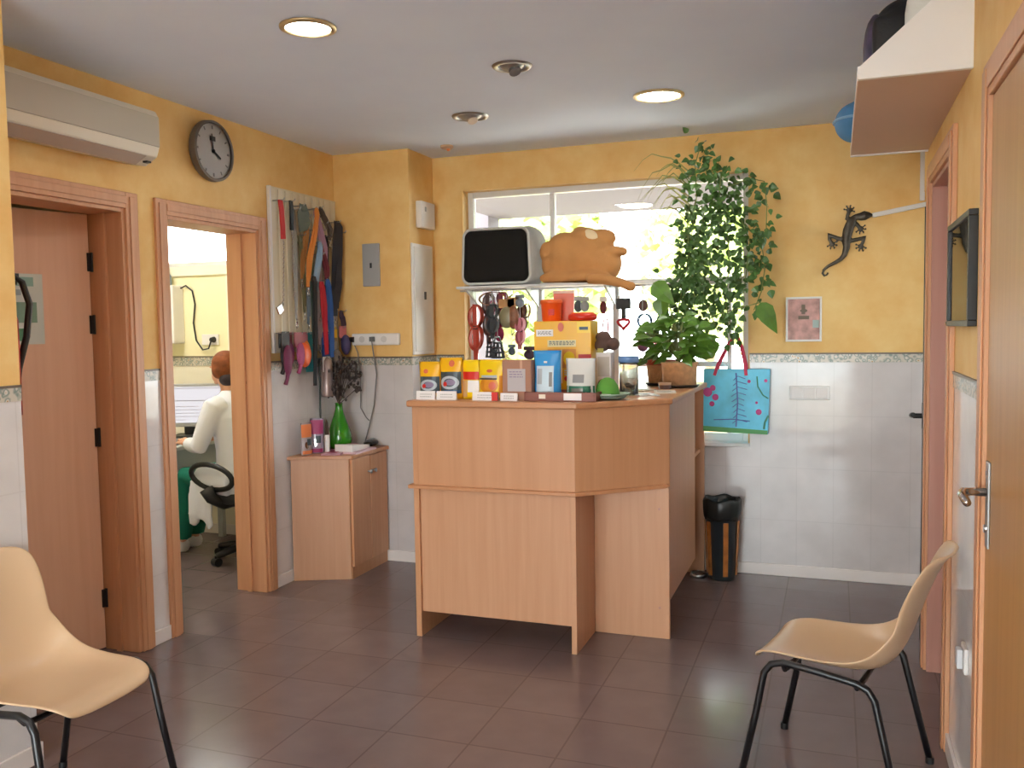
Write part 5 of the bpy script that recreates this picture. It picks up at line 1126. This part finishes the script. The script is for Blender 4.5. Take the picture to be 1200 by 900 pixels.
def ringloft(rings, cap0=True, cap1=True):
    b_ = BM(); R_ = [[b_.verts.new(p) for p in r] for r in rings]; n = len(R_[0])
    for A, B in zip(R_, R_[1:]):
        for k in range(n): b_.faces.new((A[k], A[(k+1) % n], B[(k+1) % n], B[k]))
    if cap0: b_.faces.new(R_[0][::-1])
    if cap1: b_.faces.new(R_[-1])
    return b_
def bedring(w, h, r, y, dx=0, dz=.195, taper=.0): return [(x*(1-taper*(z/h))+dx, y, z+dz) for x, z in rrect(w, h, r)]
b = ringloft([bedring(.40, .30, .05, -.085, -.02, .185, .06), bedring(.44, .335, .055, -.125, -.02, .187, .06), bedring(.475, .365, .06, -.10, -.01, .188, .06), bedring(.50, .375, .07, 0, 0, .1885, .06), bedring(.49, .36, .09, .09, .015, .185, .06), bedring(.42, .30, .1, .13, .02, .18, .06)])
obj('shell', b, mat('grey_bed_fabric', '#a7a8a4', .85, bump=.3, var=.1), t, smooth=True, sub=1)
b = ringloft([bedring(.40, .30, .04, -.095, -.022, .185, .06), bedring(.428, .325, .045, -.120, -.022, .186, .06), bedring(.36, .26, .06, -.130, -.022, .186, .06), bedring(.18, .12, .05, -.128, -.022, .186, .06)])
obj('lining', b, mat('black_fleece', '#14120f', .95), t, smooth=True)
b = BM(); tube(b, [(x, -.116, z) for x, y, z in bedring(.446, .342, .05, 0, -.021, .187, .06)], .009, 8, closed=True); obj('piping', b, mat('pale_grey_piping', '#c9cac6', .8), t, smooth=True)
t = thing('plush_dog', 'tan plush dog slumped on the window shelf', 'plush toy', (1.60, 5.36, 1.774))
b = BM()
for c, r in (((0, 0, .155), (.20, .13, .165)), ((-.10, -.02, .13), (.13, .12, .125)), ((.12, 0, .12), (.13, .12, .12)), ((-.215, -.04, .20), (.05, .05, .07)), ((-.11, 0, .215), (.12, .11, .11)), ((.07, 0, .22), (.13, .11, .10)), ((-.19, -.05, .12), (.06, .06, .08)), ((.02, -.01, .29), (.10, .09, .055)), ((-.01, 0, .325), (.05, .05, .03)), ((.13, -.02, .285), (.085, .06, .045)), ((.17, -.02, .27), (.05, .05, .04)), ((.21, -.04, .19), (.07, .05, .032)), ((.265, -.04, .185), (.03, .035, .028)), ((.19, -.02, .10), (.06, .08, .05)), ((.05, -.11, .03), (.17, .06, .045)), ((-.12, -.11, .035), (.13, .05, .045))): ell(b, c, r, 16)
tube(b, [(.08, -.165, .02), (.19, -.195, .012), (.29, -.20, -.012), (.33, -.20, -.03)], [.035, .033, .030, .028], 10); ell(b, (.345, -.20, -.036), (.035, .03, .03), 12)
for v in b.verts:
    if v.co.y > -.166: v.co.z = max(v.co.z, .008)
obj('body', b, mat('tan_plush', '#c48d56', .95, bump=.25, bumpscale=120, var=.08), t, remesh=.010, smoothit=5)
b = BM(); ell(b, (.075, -.07, .285), (.055, .03, .035), 12, Matrix.Rotation(.6, 3, 'Y')); obj('pale_patch', b, mat('cream_plush', '#ecd6b0', .95), t, smooth=True)
GH = 'goods hanging under the window shelf'
YH = 5.36
HK = [0]
def hang(name, label, cat, x, z0, z1):
    HK[0] += 1
    t_ = thing(name, label, cat, (x, YH+(-.05, .02, .085)[HK[0] % 3], z0), 0, GH)
    b_ = BM(); tube(b_, [(0, 0, z1-z0-.004), (0, 0, 1.7465-z0)], .0022, 5); obj('hanger_cord', b_, mat('clear_cord', '#b9b5b0', .4), t_)
    return t_
def harness(label, x, z0, z1, w, col, cat='dog harness'):
    t_ = hang('dog_harness', label, cat, x, z0, z1); h = z1-z0; b_ = BM()
    for cz, rx, rz_ in ((h*.78, w*.42, h*.2), (h*.40, w*.40, h*.22)):
        pts = [(rx*math.sin(2*PI*k/20), .012*math.cos(2*PI*k/20), cz+rz_*math.cos(2*PI*k/20)) for k in range(21)]; strap(b_, pts, (.2, 1, .1), .032, .008)
    strap(b_, [(-.008, 0, h), (-.010, .004, h*.5), (-.004, 0, 0)], (1, .2, 0), .028, .005); strap(b_, [(.012, -.006, h*.6), (.014, -.006, h*.3), (.0, -.004, .02)], (1, -.2, 0), .022, .005)
    obj('webbing', b_, col, t_)
    b_ = BM(); box(b_, -.016, .016, -.014, -.004, h*.55, h*.61); obj('buckle', b_, M_black, t_)
def collar(label, x, z0, z1, w, col, cat='dog collar'):
    t_ = hang('dog_collar', label, cat, x, z0, z1); h = z1-z0; b_ = BM()
    strap(b_, [(w*.45*math.sin(2*PI*k/24), .014*math.cos(2*PI*k/24), h/2+h*.49*math.cos(2*PI*k/24)) for k in range(25)], (0, 1, 0), .022, .005); obj('strap', b_, col, t_)
    b_ = BM(); box(b_, -.012, .012, -.016, .016, -.004, .012); obj('buckle', b_, M_silver, t_)
def muzzle(label, x, z0, z1, w, col):
    t_ = hang('dog_muzzle', label, 'dog muzzle', x, z0, z1); h = z1-z0; b_ = BM()
    for q in range(4): tube(b_, [(w*(.5-.06*q)*math.cos(2*PI*k/16), .035*math.sin(2*PI*k/16), h*.12+q*h*.2) for k in range(16)], .006, 5, closed=True)
    for k in range(6): a = 2*PI*k/6; tube(b_, [(w*.5*math.cos(a), .035*math.sin(a), h*.12), (w*.3*math.cos(a), .028*math.sin(a), h*.72)], .006, 5)
    strap(b_, [(-w*.3, 0, h*.72), (-w*.15, 0, h*.95), (0, 0, h), (w*.15, 0, h*.95), (w*.3, 0, h*.72)], (0, 1, 0), .016, .005)
    obj('basket', b_, col, t_); b_ = BM(); box(b_, -.01, .01, -.012, .012, h*.93, h*.99); obj('buckle', b_, M_silver, t_)
def packet(label, x, z0, z1, w, col, card, cat='packet', name='packet'):
    t_ = hang(name, label, cat, x, z0, z1); h = z1-z0
    b_ = BM(); box(b_, -w/2, w/2, -.004, .004, h*.7, h); obj('header_card', b_, card, t_)
    b_ = BM(); ell(b_, (0, 0, h*.37), (w*.5, .022, h*.38), 14); obj('goods', b_, col, t_, smooth=True)
orw = C('rust_web', '#b8402a'); gyw = C('charcoal_web', '#3b3d42')
harness('long rust red harness hanging leftmost in the window', .868, 1.30, 1.665, .105, orw)
harness('dark brown webbing harness behind the wine collar at window left', .935, 1.40, 1.74, .085, C('dark_brown_web', '#5a3a34'))
harness('charcoal webbing harness above the two muzzles', 1.015, 1.44, 1.66, .08, gyw)
harness('mulberry webbing harness left of the olive bagged toy', 1.055, 1.56, 1.74, .07, C('mulberry_web', '#8c3a50'))
harness('dark chestnut harness right of the olive bagged toy', 1.165, 1.44, 1.66, .06, C('chestnut_web', '#70402f'))
packet('brown mottled bagged toy beside the olive bagged toy', 1.155, 1.50, 1.70, .075, mat('mottled_brown', '#8a5a40', .5, var=.4, varscale=30), mat('buff_card', '#b98a58', .5))
collar('brown collar stretched highest under the shelf at window left', .985, 1.655, 1.742, .20, C('tan_leather', '#9a6a4e'))
collar('dark red collar right of the rust red harness', .962, 1.53, 1.655, .05, C('wine_web', '#7a2438'))
packet('grey and olive bagged toy with buff card at window left', 1.11, 1.505, 1.69, .105, mat('olive_bag', '#8a8468', .35), mat('buff_card', '#b98a58', .5))
packet('crimson tag shaped pouch between harness and muzzles', 1.032, 1.42, 1.55, .065, C('crimson_cloth', '#97204e'), C('crimson_cloth', '#97204e'))
muzzle('charcoal mesh muzzle leftmost of the two muzzles', .946, 1.30, 1.46, .07, gyw)
muzzle('charcoal mesh muzzle under the crimson pouch', 1.045, 1.30, 1.455, .085, gyw)
packet('small blue grey square pouch right of the muzzles', 1.115, 1.33, 1.40, .05, C('slate_cloth', '#6d7d88'), C('slate_cloth', '#6d7d88'))
packet('dark plum pouch hanging lowest beside the window post', 1.212, 1.30, 1.385, .075, C('plum_cloth', '#4a3444'), C('plum_cloth', '#4a3444'))
harness('pink cord harness above the dark plum pouch', 1.20, 1.37, 1.57, .06, C('pink_web', '#c97a86'))
collar('teal collar in the tangle above the crimson pouch', 1.02, 1.54, 1.625, .05, C('dark_teal_web', '#35525c'))
collar('brown collar hanging left of the window post', 1.197, 1.57, 1.66, .055, C('chestnut_leather', '#8a4f34'))
packet('grey blue bagged toy highest beside the window post', 1.20, 1.635, 1.715, .06, C('blue_grey_bag', '#8a93a0'), C('blue_grey_bag', '#8a93a0'))
collar('magenta collar left of the olive bagged toy', .985, 1.58, 1.69, .045, C('magenta_web', '#8f2f58'))
packet('dark grey boxed toy hanging right of the orange tub', 1.545, 1.60, 1.70, .055, C('dark_grey_box', '#5a5d62'), C('pale_grey_box', '#b5b8bb'))
packet('pale grey boxed toy beside the dark grey boxed toy', 1.625, 1.60, 1.69, .055, C('silver_grey_box', '#a8acb0'), C('pale_grey_box', '#b5b8bb'))
packet('small red and black carded toy left of the right window post', 1.725, 1.585, 1.69, .045, C('red_black_toy', '#7a3038'), Wht)
collar('pink red collar hanging beside the brown bun toy', 1.72, 1.43, 1.56, .04, C('rose_web', '#c45a5e'))
t = hang('grooming_comb', 'black handled comb with pink heart ring hanging in the window', 'comb', 1.868, 1.475, 1.69)
b = BM(); box(b, -.045, .045, -.008, .008, .135, .20); box(b, -.014, .014, -.007, .007, .08, .14); obj('handle', b, M_black, t, bev=.004)
b = BM()
for k in range(7): box(b, -.042+k*.012, -.037+k*.012, -.006, .006, .198, .215)
obj('teeth', b, M_grey, t)
b = BM(); tube(b, [(-.028*math.sin(a)**3*1.3, 0, .05+.030*(math.cos(a)-.3*math.cos(2*a))) for a in [2*PI*k/20 for k in range(20)]], .009, 8, closed=True); obj('heart_ring', b, C('pink_red_plastic', '#c8283c'), t, smooth=True)
def coil(label, x, z0, z1, r, col, card):
    t_ = hang('coiled_lead', label, 'dog lead', x, z0, z1); h = z1-z0; b_ = BM()
    tube(b_, [((r+.003*math.sin(k*.7))*math.cos(k*.45)+.002*k/6, .004*math.sin(k), r+.006+(r-.002*(k % 9)/9)*math.sin(k*.45)) for k in range(46)], .0045, 6); tube(b_, [(r*.9, 0, r*.6), (r*1.6, 0, r*.3), (r*2.3, 0, r*.7)], .004, 6); obj('cord', b_, col, t_, smooth=True)
    b_ = BM(); ell(b_, (0, 0, h*.78), (.03, .016, h*.2), 12); obj('grip', b_, card, t_, smooth=True)
coil('blue grey coiled lead with brown grip hanging right of the comb', 1.975, 1.49, 1.67, .042, C('steel_blue_cord', '#4a6a86'), C('brown_grip', '#6d4a40'))
coil('dark coiled lead with black grip hanging beside the big plant', 2.075, 1.49, 1.67, .036, C('dark_blue_cord', '#3c4c60'), C('black_grip', '#2a2a2e'))
packet('mauve square packet hanging below the blue grey coiled lead', 1.985, 1.35, 1.465, .075, C('mauve_box', '#8a5a78'), C('dusky_mauve', '#7a4a66'))
harness('red and white striped strap hanging left of the plant pots', 2.035, 1.235, 1.42, .045, C('red_stripe_web', '#cc3a44'))
